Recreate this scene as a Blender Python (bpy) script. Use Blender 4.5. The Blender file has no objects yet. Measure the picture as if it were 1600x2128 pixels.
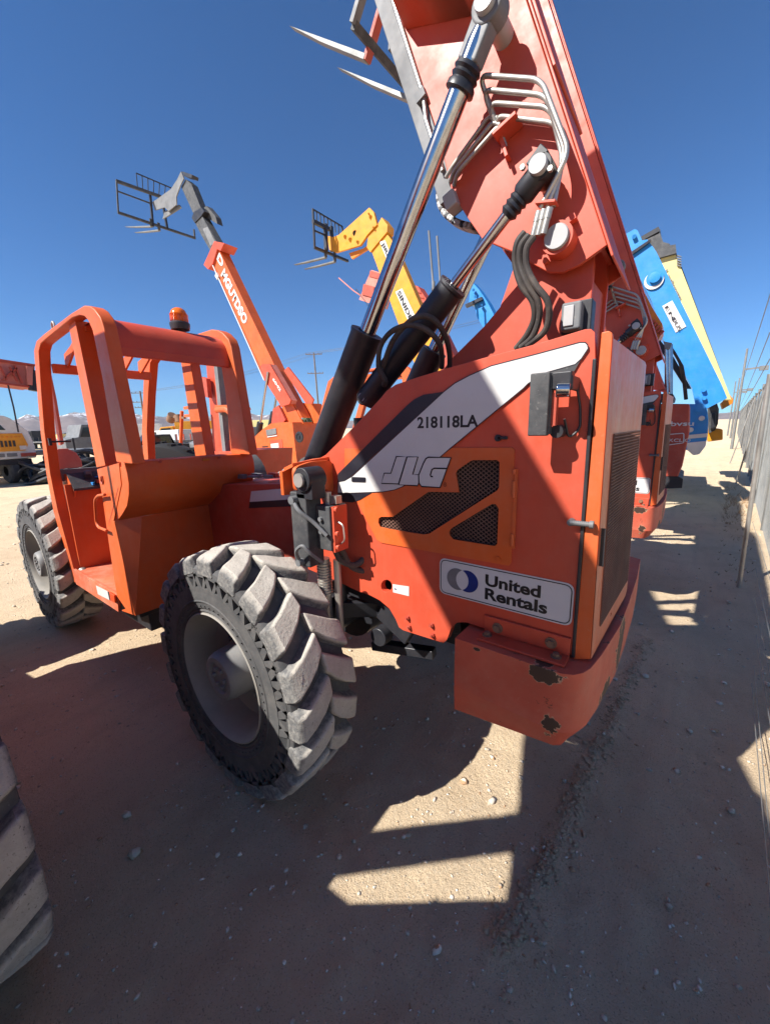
import bpy, bmesh, math, random
import numpy as np
from mathutils import Vector, Matrix, geometry
random.seed(7); np.random.seed(7)
S = bpy.context.scene
R = math.radians
# ------------------------------------------------------------------ camera
CAM = np.array([1.80, -0.90, 1.90])
CR = np.array([0.79623776, 0.60451202, -0.02388814])
CU = np.array([-0.10833002, 0.18131267, 0.9774407])
CF = np.array([-0.59520587, 0.7756874, -0.20985479])
FPX = 820.0
cd = bpy.data.cameras.new('camera'); co = bpy.data.objects.new('camera', cd)
S.collection.objects.link(co)
cd.sensor_fit = 'HORIZONTAL'; cd.sensor_width = 36.0; cd.lens = 36.0 * FPX / 1600.0
cd.clip_start = 0.05; cd.clip_end = 30000
m = Matrix(((CR[0], CU[0], -CF[0], CAM[0]), (CR[1], CU[1], -CF[1], CAM[1]), (CR[2], CU[2], -CF[2], CAM[2]), (0, 0, 0, 1)))
co.matrix_world = m
S.camera = co
# ------------------------------------------------------------------ light
SUN_TO = Vector((-0.43, -0.925, 1.0)).normalized()
w = bpy.data.worlds.new('World'); S.world = w; w.use_nodes = True
nt = w.node_tree; nt.nodes.clear()
sky = nt.nodes.new('ShaderNodeTexSky'); sky.sky_type = 'NISHITA'; sky.sun_disc = False
sky.sun_elevation = math.asin(SUN_TO.z); sky.sun_rotation = math.atan2(SUN_TO.x, SUN_TO.y)
sky.altitude = 1400; sky.air_density = 1.0; sky.dust_density = 0.0; sky.ozone_density = 4.0
bg = nt.nodes.new('ShaderNodeBackground'); bg.inputs['Strength'].default_value = 0.10
wo = nt.nodes.new('ShaderNodeOutputWorld')
tint = nt.nodes.new('ShaderNodeMix'); tint.data_type = 'RGBA'; tint.blend_type = 'MULTIPLY'; tint.inputs[0].default_value = 1.0; tint.inputs[7].default_value = (.23, .50, .72, 1)
nt.links.new(sky.outputs[0], tint.inputs[6]); nt.links.new(tint.outputs[2], bg.inputs[0]); nt.links.new(bg.outputs[0], wo.inputs[0])
sl = bpy.data.lights.new('sun', 'SUN'); sl.energy = 5.0; sl.angle = R(0.53); sl.color = (1.0, 0.96, 0.90)
so = bpy.data.objects.new('sun', sl); S.collection.objects.link(so)
so.rotation_euler = SUN_TO.to_track_quat('Z', 'Y').to_euler()
S.view_settings.view_transform = 'Standard'; S.view_settings.look = 'None'
S.view_settings.exposure = 0.95; S.view_settings.gamma = 1.0; S.view_settings.use_curve_mapping = False
S.cycles.max_bounces = 6

# ------------------------------------------------------------------ helpers
def at(px, py, X=None, Y=None, Z=None):
    """the point of a real plane (X, Y or Z = const, metres) seen at a pixel of the photograph"""
    d = ((px - 800) / FPX) * CR - ((py - 1064) / FPX) * CU + CF
    if X is not None: t = (X - CAM[0]) / d[0]
    elif Y is not None: t = (Y - CAM[1]) / d[1]
    else: t = (Z - CAM[2]) / d[2]
    return Vector(CAM + t * d)
def atd(px, py, dep):
    d = ((px - 800) / FPX) * CR - ((py - 1064) / FPX) * CU + CF
    return Vector(CAM + dep * d)

def V(*a): return Vector(a)
class MB:
    def __init__(s): s.v = []; s.f = []
    def add(s, vs, fs):
        o = len(s.v); s.v += [tuple(v) for v in vs]; s.f += [tuple(i + o for i in f) for f in fs]; return s
    def box(s, c, size, ax=None):
        c = Vector(c); a = ax or (V(1, 0, 0), V(0, 1, 0), V(0, 0, 1))
        h = [Vector(a[i]) * size[i] * .5 for i in range(3)]
        vs = [c + h[0] * x + h[1] * y + h[2] * z for x in (-1, 1) for y in (-1, 1) for z in (-1, 1)]
        return s.add(vs, [(0, 1, 3, 2), (4, 6, 7, 5), (0, 4, 5, 1), (2, 3, 7, 6), (0, 2, 6, 4), (1, 5, 7, 3)])
    def bb(s, lo, hi):
        lo = Vector(lo); hi = Vector(hi); return s.box((lo + hi) / 2, hi - lo)
    def bar(s, a, b, w, h, up=(0, 0, 1)):
        a = Vector(a); b = Vector(b); d = (b - a); L = d.length; d.normalize(); up = Vector(up)
        x = d.cross(up)
        if x.length < 1e-4: x = d.cross(V(1, 0, 0))
        x.normalize(); y = x.cross(d)
        return s.box((a + b) / 2, (w, h, L), (x, y, d))
    def cone(s, a, b, r0, r1, n=24, cap=True):
        a = Vector(a); b = Vector(b); d = (b - a).normalized()
        x = d.orthogonal().normalized(); y = d.cross(x)
        vs = []; fs = []
        for c, r in ((a, r0), (b, r1)):
            for i in range(n):
                t = 2 * math.pi * i / n; vs.append(c + x * r * math.cos(t) + y * r * math.sin(t))
        for i in range(n): fs.append((i, (i + 1) % n, n + (i + 1) % n, n + i))
        if cap: fs.append(tuple(range(n - 1, -1, -1))); fs.append(tuple(range(n, 2 * n)))
        return s.add(vs, fs)
    def cyl(s, a, b, r, n=24): return s.cone(a, b, r, r, n)
    def lathe(s, o, axis, prof, n=48, close=False):
        o = Vector(o); d = Vector(axis).normalized()
        x = V(0, 0, 1) if abs(d.z) < .9 else V(1, 0, 0)
        x = (x - d * x.dot(d)).normalized(); y = d.cross(x)
        vs = []; fs = []; k = len(prof)
        for i in range(n):
            t = 2 * math.pi * i / n; e = x * math.cos(t) + y * math.sin(t)
            for (h, r) in prof: vs.append(o + d * h + e * r)
        for i in range(n):
            j = (i + 1) % n
            for q in range(k - 1): fs.append((i * k + q, i * k + q + 1, j * k + q + 1, j * k + q))
            if close: fs.append((i * k + k - 1, i * k, j * k, j * k + k - 1))
        return s.add(vs, fs)
    def tube(s, pts, r, n=10):
        pts = [Vector(p) for p in pts]; k = len(pts); vs = []; fs = []; x = None
        for i, p in enumerate(pts):
            t = (pts[min(i + 1, k - 1)] - pts[max(i - 1, 0)]).normalized()
            if x is None: x = t.orthogonal().normalized()
            x = (x - t * x.dot(t)).normalized(); y = t.cross(x)
            for q in range(n):
                a = 2 * math.pi * q / n; vs.append(p + x * r * math.cos(a) + y * r * math.sin(a))
        for i in range(k - 1):
            for q in range(n): fs.append((i * n + q, i * n + (q + 1) % n, (i + 1) * n + (q + 1) % n, (i + 1) * n + q))
        fs.append(tuple(range(n))); fs.append(tuple((k - 1) * n + q for q in range(n)))
        return s.add(vs, fs)
    def plate(s, outer, ext, holes=()):
        """planar outline (3d points) with holes, given thickness along ext"""
        loops = [[Vector(p) for p in outer]] + [[Vector(p) for p in h] for h in holes]
        flat = [p for l in loops for p in l]; n = len(flat); e = Vector(ext)
        if holes: tris = geometry.tessellate_polygon(loops)
        else: tris = geometry.tessellate_polygon([loops[0]])
        vs = flat + [p + e for p in flat]; fs = [tuple(t) for t in tris] + [tuple(i + n for i in reversed(t)) for t in tris]
        o = 0
        for l in loops:
            k = len(l)
            for i in range(k): fs.append((o + i, o + (i + 1) % k, n + o + (i + 1) % k, n + o + i))
            o += k
        return s.add(vs, fs)
    def quad(s, a, b, c, d): return s.add([a, b, c, d], [(0, 1, 2, 3)])
    def ribbon(s, pts, wd, nrm, closed=False):
        pts = [Vector(p) for p in pts]; k = len(pts); nrm = Vector(nrm); vs = []; fs = []
        for i, p in enumerate(pts):
            a = pts[(i - 1) % k] if (closed or i > 0) else p; b = pts[(i + 1) % k] if (closed or i < k - 1) else p
            t = (b - a).normalized(); q = nrm.cross(t).normalized() * wd * .5
            vs += [p + q, p - q]
        for i in range(k if closed else k - 1):
            j = (i + 1) % k; fs.append((2 * i, 2 * i + 1, 2 * j + 1, 2 * j))
        return s.add(vs, fs)
    def build(s, name, mat, parent=None, smooth=True, bevel=0, ang=35, merge=True, loc=None):
        me = bpy.data.meshes.new(name)
        vs = s.v if loc is None else [tuple(Vector(v) - Vector(loc)) for v in s.v]
        me.from_pydata(vs, [], s.f)
        bm = bmesh.new(); bm.from_mesh(me)
        if merge: bmesh.ops.remove_doubles(bm, verts=bm.verts, dist=1e-5)
        bmesh.ops.recalc_face_normals(bm, faces=bm.faces); bm.to_mesh(me); bm.free()
        if smooth:
            me.polygons.foreach_set('use_smooth', [True] * len(me.polygons)); me.set_sharp_from_angle(angle=R(ang))
        me.materials.append(mat)
        o = bpy.data.objects.new(name, me); S.collection.objects.link(o)
        if parent: o.parent = parent
        if loc is not None: o.location = loc
        if bevel:
            b = o.modifiers.new('bevel', 'BEVEL'); b.width = bevel; b.segments = 2; b.limit_method = 'ANGLE'; b.angle_limit = R(40); b.harden_normals = smooth
        return o
def rounded(pts, r, n=4):
    """round the corners of a planar polygon"""
    out = []; k = len(pts); pts = [Vector(p) for p in pts]
    for i in range(k):
        p = pts[i]; a = pts[i - 1]; b = pts[(i + 1) % k]
        rr = min(r, (a - p).length * .45, (b - p).length * .45)
        A = p + (a - p).normalized() * rr; B = p + (b - p).normalized() * rr
        for j in range(n + 1):
            t = j / n; out.append(A * (1 - t) ** 2 + p * 2 * t * (1 - t) + B * t * t)
    return out
def smoothpath(pts, r=.05, n=5):
    pts = [Vector(p) for p in pts]; out = [pts[0]]
    for i in range(1, len(pts) - 1):
        p = pts[i]; a = pts[i - 1]; b = pts[i + 1]; rr = min(r, (a - p).length * .48, (b - p).length * .48)
        A = p + (a - p).normalized() * rr; B = p + (b - p).normalized() * rr
        for j in range(n + 1):
            t = j / n; out.append(A * (1 - t) ** 2 + p * 2 * t * (1 - t) + B * t * t)
    out.append(pts[-1]); return out
def spline(pts, n=8):
    pts = [Vector(p) for p in pts]; out = []
    for i in range(len(pts) - 1):
        p0 = pts[max(i - 1, 0)]; p1 = pts[i]; p2 = pts[i + 1]; p3 = pts[min(i + 2, len(pts) - 1)]
        for j in range(n):
            t = j / n
            out.append(.5 * ((2 * p1) + (p2 - p0) * t + (2 * p0 - 5 * p1 + 4 * p2 - p3) * t * t + (3 * p1 - p0 - 3 * p2 + p3) * t ** 3))
    out.append(pts[-1]); return out
def thing(name, label, cat, loc=(0, 0, 0), group=None, rz=0):
    o = bpy.data.objects.new(name, None); S.collection.objects.link(o); o.location = loc; o.rotation_euler = (0, 0, rz)
    o.empty_display_size = .3; o['label'] = label; o['category'] = cat
    if group: o['group'] = group
    return o
def tag(o, label, cat, group=None):
    o['label'] = label; o['category'] = cat
    if group: o['group'] = group
    return o
def kids(o): return [c for c in S.collection.objects if c.parent == o]
def dup(root, loc):
    allo = list(S.collection.objects); ch = {}
    for o in allo:
        if o.parent: ch.setdefault(o.parent.name, []).append(o)
    new = {}
    def rec(o, par):
        c = o.copy(); S.collection.objects.link(c)
        if par: c.parent = par
        new[o.name] = c
        for k in ch.get(o.name, []): rec(k, c)
        return c
    r = rec(root, None); r.location = loc
    return r, new
def text(body, o, xd, yd, size, mat, name, parent, bold=.0, width=None, shear=0):
    cu = bpy.data.curves.new(name, 'FONT'); cu.body = body; cu.size = 1; cu.offset = bold; cu.shear = shear; cu.resolution_u = 4
    ob = bpy.data.objects.new(name + '_t', cu); S.collection.objects.link(ob)
    dg = bpy.context.evaluated_depsgraph_get(); me = bpy.data.meshes.new_from_object(ob.evaluated_get(dg))
    bpy.data.objects.remove(ob); bpy.data.curves.remove(cu)
    n = len(me.vertices); a = np.zeros(n * 3); me.vertices.foreach_get('co', a); a = a.reshape(-1, 3)
    a[:, 0] -= a[:, 0].min(); a[:, 1] -= 0
    wd = a[:, 0].max(); h = .73
    sx = (width / wd) if width else size / h; sy = size / h
    xd = np.array(Vector(xd).normalized()); yd = np.array(Vector(yd).normalized()); o = np.array(o)
    b = o + a[:, :1] * sx * xd + a[:, 1:2] * sy * yd
    me.vertices.foreach_set('co', b.ravel()); me.materials.clear(); me.materials.append(mat)
    ob = bpy.data.objects.new(name, me); S.collection.objects.link(ob)
    if parent: ob.parent = parent
    return ob

# ------------------------------------------------------------------ materials
def nodes(mat):
    mat.use_nodes = True; t = mat.node_tree; return t, t.nodes['Principled BSDF']
def mixc(t, fac, a, b):
    n = t.nodes.new('ShaderNodeMix'); n.data_type = 'RGBA'
    for s_, v in ((n.inputs[0], fac), (n.inputs[6], a), (n.inputs[7], b)):
        if hasattr(v, 'links'): t.links.new(v, s_)
        elif isinstance(v, (int, float)): s_.default_value = v
        else: s_.default_value = (*v, 1)
    return n.outputs[2]
def noise(t, scale, detail=4, rough=.6, vec=None):
    n = t.nodes.new('ShaderNodeTexNoise'); n.inputs['Scale'].default_value = scale; n.inputs['Detail'].default_value = detail; n.inputs['Roughness'].default_value = rough
    if vec is not None: t.links.new(vec, n.inputs['Vector'])
    return n.outputs['Fac']
def ramp(t, x, lo, hi):
    n = t.nodes.new('ShaderNodeMapRange'); n.inputs[1].default_value = lo; n.inputs[2].default_value = hi; n.clamp = True
    t.links.new(x, n.inputs[0]); return n.outputs[0]
def mathn(t, op, a, b=None):
    n = t.nodes.new('ShaderNodeMath'); n.operation = op
    for i, v in enumerate((a, b)):
        if v is None: continue
        if hasattr(v, 'links'): t.links.new(v, n.inputs[i])
        else: n.inputs[i].default_value = v
    return n.outputs[0]
def coords(t, stretch=None):
    c = t.nodes.new('ShaderNodeTexCoord')
    if stretch is None: return c.outputs['Object']
    mp = t.nodes.new('ShaderNodeMapping'); mp.inputs['Scale'].default_value = stretch; t.links.new(c.outputs['Object'], mp.inputs[0]); return mp.outputs[0]
def bump(t, b, h, s, d=.01):
    n = t.nodes.new('ShaderNodeBump'); n.inputs['Strength'].default_value = s; n.inputs['Distance'].default_value = d
    t.links.new(h, n.inputs['Height']); t.links.new(n.outputs[0], b.inputs['Normal'])
def paint(name, col, rough=.42, dust=.35, dustc=(.42, .33, .24), var=.12, chips=0, streak=0, metal=0, peel=.08, chipc=(.07, .035, .02), chalk=0):
    m_ = bpy.data.materials.new(name); t, b = nodes(m_); vec = coords(t)
    col2 = tuple(c * (1 - var * 2.2) for c in col); col1 = tuple(min(1, c * (1 + var)) for c in col)
    base = mixc(t, ramp(t, noise(t, 2.3, 5, .6, vec), .3, .7), col1, col2)
    if chalk:
        base = mixc(t, mathn(t, 'MULTIPLY', ramp(t, noise(t, 1.1, 7, .72, vec), .42, .72), chalk), base, (.56, .135, .085))
        base = mixc(t, mathn(t, 'MULTIPLY', ramp(t, noise(t, 3.5, 9, .8, coords(t, (2.5, 2.5, .6))), .55, .70), chalk * .7), base, (.33, .07, .045))
    if streak:
        sv = coords(t, (9, 9, .8)); base = mixc(t, mathn(t, 'MULTIPLY', ramp(t, noise(t, 3, 5, .65, sv), .48, .75), streak), base, dustc)
    dn = ramp(t, noise(t, 7, 8, .72, vec), .45, .8); base = mixc(t, mathn(t, 'MULTIPLY', dn, dust), base, dustc)
    sp = ramp(t, noise(t, 90, 2, .5, vec), .66, .74); base = mixc(t, mathn(t, 'MULTIPLY', sp, dust * .8), base, dustc)
    if chips:
        cn = ramp(t, noise(t, 6, 10, .8, vec), .66 - chips * .1, .67 - chips * .1); base = mixc(t, cn, base, chipc)
    t.links.new(base, b.inputs['Base Color'])
    rr = t.nodes.new('ShaderNodeMapRange'); rr.inputs[1].default_value = .3; rr.inputs[2].default_value = .8; rr.inputs[3].default_value = rough - .06; rr.inputs[4].default_value = min(1, rough + .25)
    t.links.new(noise(t, 5, 6, .7, vec), rr.inputs[0]); t.links.new(rr.outputs[0], b.inputs['Roughness'])
    b.inputs['Metallic'].default_value = metal
    bump(t, b, noise(t, 14, 5, .6, vec), peel, .004)
    return m_
def plain(name, col, rough=.6, metal=0, emit=0):
    m_ = bpy.data.materials.new(name); t, b = nodes(m_); vec = coords(t)
    base = mixc(t, ramp(t, noise(t, 20, 4, .6, vec), .3, .7), tuple(c * .85 for c in col), tuple(min(1, c * 1.1) for c in col))
    t.links.new(base, b.inputs['Base Color']); b.inputs['Roughness'].default_value = rough; b.inputs['Metallic'].default_value = metal
    return m_
ORG = paint('faded coral orange paint', (.58, .070, .029), .42, .18, (.46, .19, .12), .1, streak=.08, chalk=.28)
ORV = paint('vivid orange paint', (.66, .108, .016), .4, .2, (.5, .25, .14), .08, streak=.10, chalk=.25)
ORC = paint('chipped orange paint', (.60, .10, .05), .5, .35, (.5, .26, .17), .12, chips=.55)
ORT = paint('rubbed orange floor paint', (.66, .14, .06), .6, .55, (.5, .36, .27), .15, chips=.5, chipc=(.22, .13, .09))
ORR = paint('rear hood paint with milky runs', (.62, .14, .055), .3, .2, (.5, .3, .2), .1, streak=.75)
ORD = paint('dull red orange paint', (.46, .065, .035), .5, .3, (.4, .22, .15), .12)
WHT = paint('white decal', (.60, .585, .56), .4, .15, (.5, .43, .35), .03, peel=.03)
BLK = paint('black paint', (.018, .019, .024), .4, .12, (.2, .17, .15), .1)
BLD = paint('black decal', (.014, .014, .022), .35, .06, (.2, .17, .15), .05, peel=.03)
SEM = paint('sun bleached black steel', (.05, .052, .056), .6, .35, (.26, .25, .23), .2)
GRY = paint('grey cast steel', (.16, .165, .17), .55, .3, (.32, .3, .27), .15)
STE = paint('galvanised tube', (.46, .44, .40), .38, .35, (.40, .33, .24), .2, metal=.7)
CHR = plain('polished chrome rod', (.46, .47, .49), .15, 1.0)
RIM = paint('dusty rim paint', (.28, .265, .235), .6, .4, (.36, .31, .25), .1)
HUB = paint('grey hub casting', (.20, .20, .20), .5, .35, (.33, .30, .26), .15)
RUB = paint('black tyre rubber', (.075, .075, .076), .8, .5, (.2, .185, .165), .2, peel=.5)
TRD = paint('dusty tyre tread', (.27, .26, .24), .9, .55, (.42, .38, .31), .18, peel=.5)
TRD2 = bpy.data.materials.new('worn tyre lugs'); t_, b_ = nodes(TRD2); vec = coords(t_)
sx_ = t_.nodes.new('ShaderNodeSeparateXYZ'); t_.links.new(vec, sx_.inputs[0])
rad_ = mathn(t_, 'SQRT', mathn(t_, 'ADD', mathn(t_, 'MULTIPLY', sx_.outputs[0], sx_.outputs[0]), mathn(t_, 'MULTIPLY', sx_.outputs[2], sx_.outputs[2])))
n1_ = noise(t_, 16, 7, .75, vec)
dustf = ramp(t_, mathn(t_, 'ADD', rad_, mathn(t_, 'MULTIPLY', mathn(t_, 'SUBTRACT', n1_, .5), .05)), .632, .648)
c_ = mixc(t_, ramp(t_, noise(t_, 40, 5, .7, vec), .4, .65), (.11, .11, .11), (.25, .24, .22))
c_ = mixc(t_, mathn(t_, 'MULTIPLY', dustf, .9), c_, mixc(t_, ramp(t_, n1_, .3, .7), (.54, .50, .43), (.38, .35, .30)))
c_ = mixc(t_, mathn(t_, 'MULTIPLY', ramp(t_, noise(t_, 120, 3, .6, vec), .62, .70), .7), c_, (.06, .055, .05))
t_.links.new(c_, b_.inputs['Base Color']); b_.inputs['Roughness'].default_value = .92
bump(t_, b_, mathn(t_, 'ADD', noise(t_, 24, 7, .75, vec), mathn(t_, 'MULTIPLY', noise(t_, 140, 3, .6, vec), .3)), .8, .008)
BKX = plain('very dark rubber', (.010, .010, .011), .8)
HOS = paint('braided black hose', (.05, .042, .038), .7, .5, (.22, .17, .13), .2)
DRK = plain('dark interior', (.012, .010, .010), .8)
RST = plain('rusty bolt', (.26, .15, .09), .7, .4)
BLU = paint('blue paint', (.02, .23, .60), .35, .12, (.3, .4, .5), .06)
YEL = paint('yellow paint', (.70, .28, .005), .4, .2, (.5, .35, .15), .1)
PYL = paint('pale yellow paint', (.58, .52, .22), .45, .2, (.6, .5, .3), .06)
YOR = paint('amber machine paint', (.66, .20, .008), .4, .2, (.5, .35, .15), .1)
PNK = paint('faded salmon paint', (.62, .20, .15), .5, .35, (.55, .38, .3), .12)
WLL = paint('whitewashed truck panel', (.62, .63, .62), .5, .3, (.5, .45, .38), .08)
WOD = paint('weathered pole timber', (.16, .12, .09), .85, .3, (.3, .25, .2), .2, peel=.6)
GAL = paint('galvanised fence post', (.22, .225, .22), .5, .4, (.45, .40, .32), .12, metal=.4)
SLT = paint('grey fence slat', (.11, .112, .115), .7, .5, (.40, .36, .30), .15)
CWM = paint('chipped counterweight paint', (.58, .105, .055), .5, .3, (.5, .26, .17), .12, chips=.30)
t_, b_ = nodes(CWM); src = b_.inputs['Base Color'].links[0].from_socket; vec = coords(t_)
for (cx_, cy_, cz_, rx_, rz_) in ((1.500, .385, 1.055, .058, .028), (1.515, .41, .865, .026, .045), (1.655, .95, .96, .03, .11), (1.24, .385, 1.062, .014, .007), (1.63, .72, .86, .02, .05)):
    mp_ = t_.nodes.new('ShaderNodeMapping'); mp_.vector_type = 'TEXTURE'; mp_.inputs['Location'].default_value = (cx_, cy_, cz_); mp_.inputs['Scale'].default_value = (rx_, .09, rz_); t_.links.new(vec, mp_.inputs[0])
    ln = t_.nodes.new('ShaderNodeVectorMath'); ln.operation = 'LENGTH'; t_.links.new(mp_.outputs[0], ln.inputs[0])
    dd = mathn(t_, 'ADD', ln.outputs['Value'], mathn(t_, 'MULTIPLY', mathn(t_, 'SUBTRACT', noise(t_, 22, 4, .62, vec), .5), 2.8))
    src = mixc(t_, ramp(t_, dd, 1.12, 1.02), src, (.50, .33, .20)); src = mixc(t_, ramp(t_, dd, 1.02, .97), src, (.055, .028, .018))
t_.links.new(src, b_.inputs['Base Color'])
MSH = paint('vent mesh', (.17, .085, .06), .6, .4, (.3, .2, .15), .2)
GRL = paint('dark grille wire', (.24, .10, .065), .6, .4, (.3, .2, .15), .2)
AMB = bpy.data.materials.new('amber lens'); _t, _b = nodes(AMB); _b.inputs['Base Color'].default_value = (.75, .16, .01, 1); _b.inputs['Roughness'].default_value = .12; _b.inputs['Coat Weight'].default_value = .6
GLS = bpy.data.materials.new('dark window glass'); _t, _b = nodes(GLS); _b.inputs['Base Color'].default_value = (.02, .025, .03, 1); _b.inputs['Roughness'].default_value = .05
NVY = plain('navy print', (.006, .022, .16), .4); GYP = plain('grey print', (.17, .165, .17), .4); BKP = plain('black print', (.01, .01, .012), .4)
ORP = plain('orange red lens', (.7, .08, .02), .3)
LGT = paint('pale lens plastic', (.42, .42, .42), .4, .3)
GRN = paint('scrub foliage', (.07, .09, .04), .9, .3)
# ------------------------------------------------------------------ the telehandler (its own frame: X to its rear, Y to its right, Z up; origin under the rear left tyre)
YP = .50            # plane of the big side panel
YC = .06            # plane of the cab's open side
def pp(l, Y): return [at(x, y, Y=Y) for x, y in l]

def wheel_parts(root, c, flip=False):
    """wheel with rim, tyre carcass, lugs, hub; outer face at y = 0 of the wheel, axis along Y"""
    RO, W = .662, .36
    m_ = MB().lathe((0, 0, 0), (0, 1, 0), [(.028, .352), (.004, .352), (.0, .345), (.012, .335), (.05, .322), (.10, .315), (.17, .30), (.185, .27), (.188, .12), (.188, 0.02)], 56)
    m_.lathe((0, 0, 0), (0, 1, 0), [(.33, .352), (.34, .345), (.30, .32), (.2, .31)], 40)
    wh = m_.build('wheel', RIM, root, ang=40)
    t = MB().lathe((0, 0, 0), (0, 1, 0), [(.03, .343), (.012, .350), (.004, .362), (.010, .372), (.002, .380), (.0, .40), (-.004, .43), (-.002, .466), (.055, .468), (.055, .556), (.0, .558), (.004, .585), (.02, .598), (.06, .604), (.18, .612), (.30, .604), (.34, .598), (.36, .56), (.362, .42), (.352, .35)], 72)
    # zig-zag webs that leave the triangular apertures of the solid tyre
    N = 34
    for i in range(N):
        a0 = 2 * math.pi * i / N; a1 = 2 * math.pi * (i + .5) / N; a2 = 2 * math.pi * (i + 1) / N
        for (ra, A, rb, B, wd) in ((.462, a0, .562, a1, .034), (.562, a1, .462, a2, .022)):
            p = V(ra * math.cos(A), .027, ra * math.sin(A)); q = V(rb * math.cos(B), .027, rb * math.sin(B))
            t.bar(p, q, wd, .056, up=(0, 1, 0))
    t.lathe((0, 0, 0), (0, 1, 0), [(.03, .464), (-.002, .466), (-.003, .492), (.03, .494)], 72); t.lathe((0, 0, 0), (0, 1, 0), [(.03, .545), (-.001, .547), (-.001, .562), (.03, .563)], 72)
    # small raised ring of moulding marks
    t.lathe((0, 0, 0), (0, 1, 0), [(-.004, .412), (-.008, .416), (-.008, .420), (-.004, .424)], 72)
    for i in range(60):
        a = 2 * math.pi * i / 60; t.box((.392 * math.cos(a), -.003, .392 * math.sin(a)), (.006, .006, .006))
    ty = t.build('tyre', RUB, wh, ang=35, merge=False)
    g = MB(); NL = 20
    rnd = random.Random(3)
    for side in (0, 1):
        for i in range(NL):
            th0 = 2 * math.pi * (i + .5 * side) / NL + rnd.uniform(-.01, .01)
            st = []
            for (tt, dy) in ((0, 0), (.12, .022), (.4, .075), (.7, .13), (1.0, .185)):
                hw = .064 - .012 * tt; hb = hw + .020
                th = th0 + .20 * tt ** 1.35
                rt = RO - .012 * (1 - tt) ** 2 - (.014 if tt == 0 else 0) + rnd.uniform(-.003, .003)
                rb = .60 if tt > 0 else .565
                y = dy if side == 0 else W - dy
                if tt == 1: hw *= .8
                for (hh, rr) in ((-hb, rb), (-hw, rt), (hw, rt), (hb, rb)):
                    A = th + hh / RO
                    st.append(V(rr * math.cos(A), y - (.004 if tt == 0 and side == 0 else 0), rr * math.sin(A)))
            fs = []
            for k in range(4):
                for q in range(3): fs.append((k * 4 + q, k * 4 + q + 1, k * 4 + q + 5, k * 4 + q + 4))
            fs += [(0, 1, 2, 3), (16, 17, 18, 19)]
            g.add(st, fs)
    lg = g.build('tread_lugs', TRD2, wh, ang=28, merge=False, bevel=.011)
    h = MB().lathe((0, 0, 0), (0, 1, 0), [(.188, .15), (.15, .15), (.13, .138), (.04, .132), (.012, .124), (.0, .112), (.0, .085), (.014, .078), (.014, .0)], 40)
    for i in range(10):
        a = 2 * math.pi * i / 10; h.cyl((.175 * math.cos(a), .188, .175 * math.sin(a)), (.175 * math.cos(a), .155, .175 * math.sin(a)), .015, 6)
    for i in range(6):
        a = 2 * math.pi * i / 6; h.cyl((.05 * math.cos(a), .014, .05 * math.sin(a)), (.05 * math.cos(a), -.004, .05 * math.sin(a)), .012, 6)
    hb_ = h.build('hub', HUB, wh, ang=30)
    wh.location = c
    return wh

def wheel_copy(wh, root, c, rz=0, ry=0):
    n = wh.copy(); S.collection.objects.link(n); n.parent = root; n.location = c; n.rotation_euler = (0, ry, rz)
    for k in kids(wh):
        q = k.copy(); S.collection.objects.link(q); q.parent = n
    return n

def stay(name, a, b, r, mat, parent, n=20): return MB().cyl(a, b, r, n).build(name, mat, parent)

def cylobj(name, mat, parent, prof, r_top=None, n=32):
    """round body along its own +Z"""
    return MB().lathe((0, 0, 0), (0, 0, 1), prof, n).build(name, mat, parent, ang=30)

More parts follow.
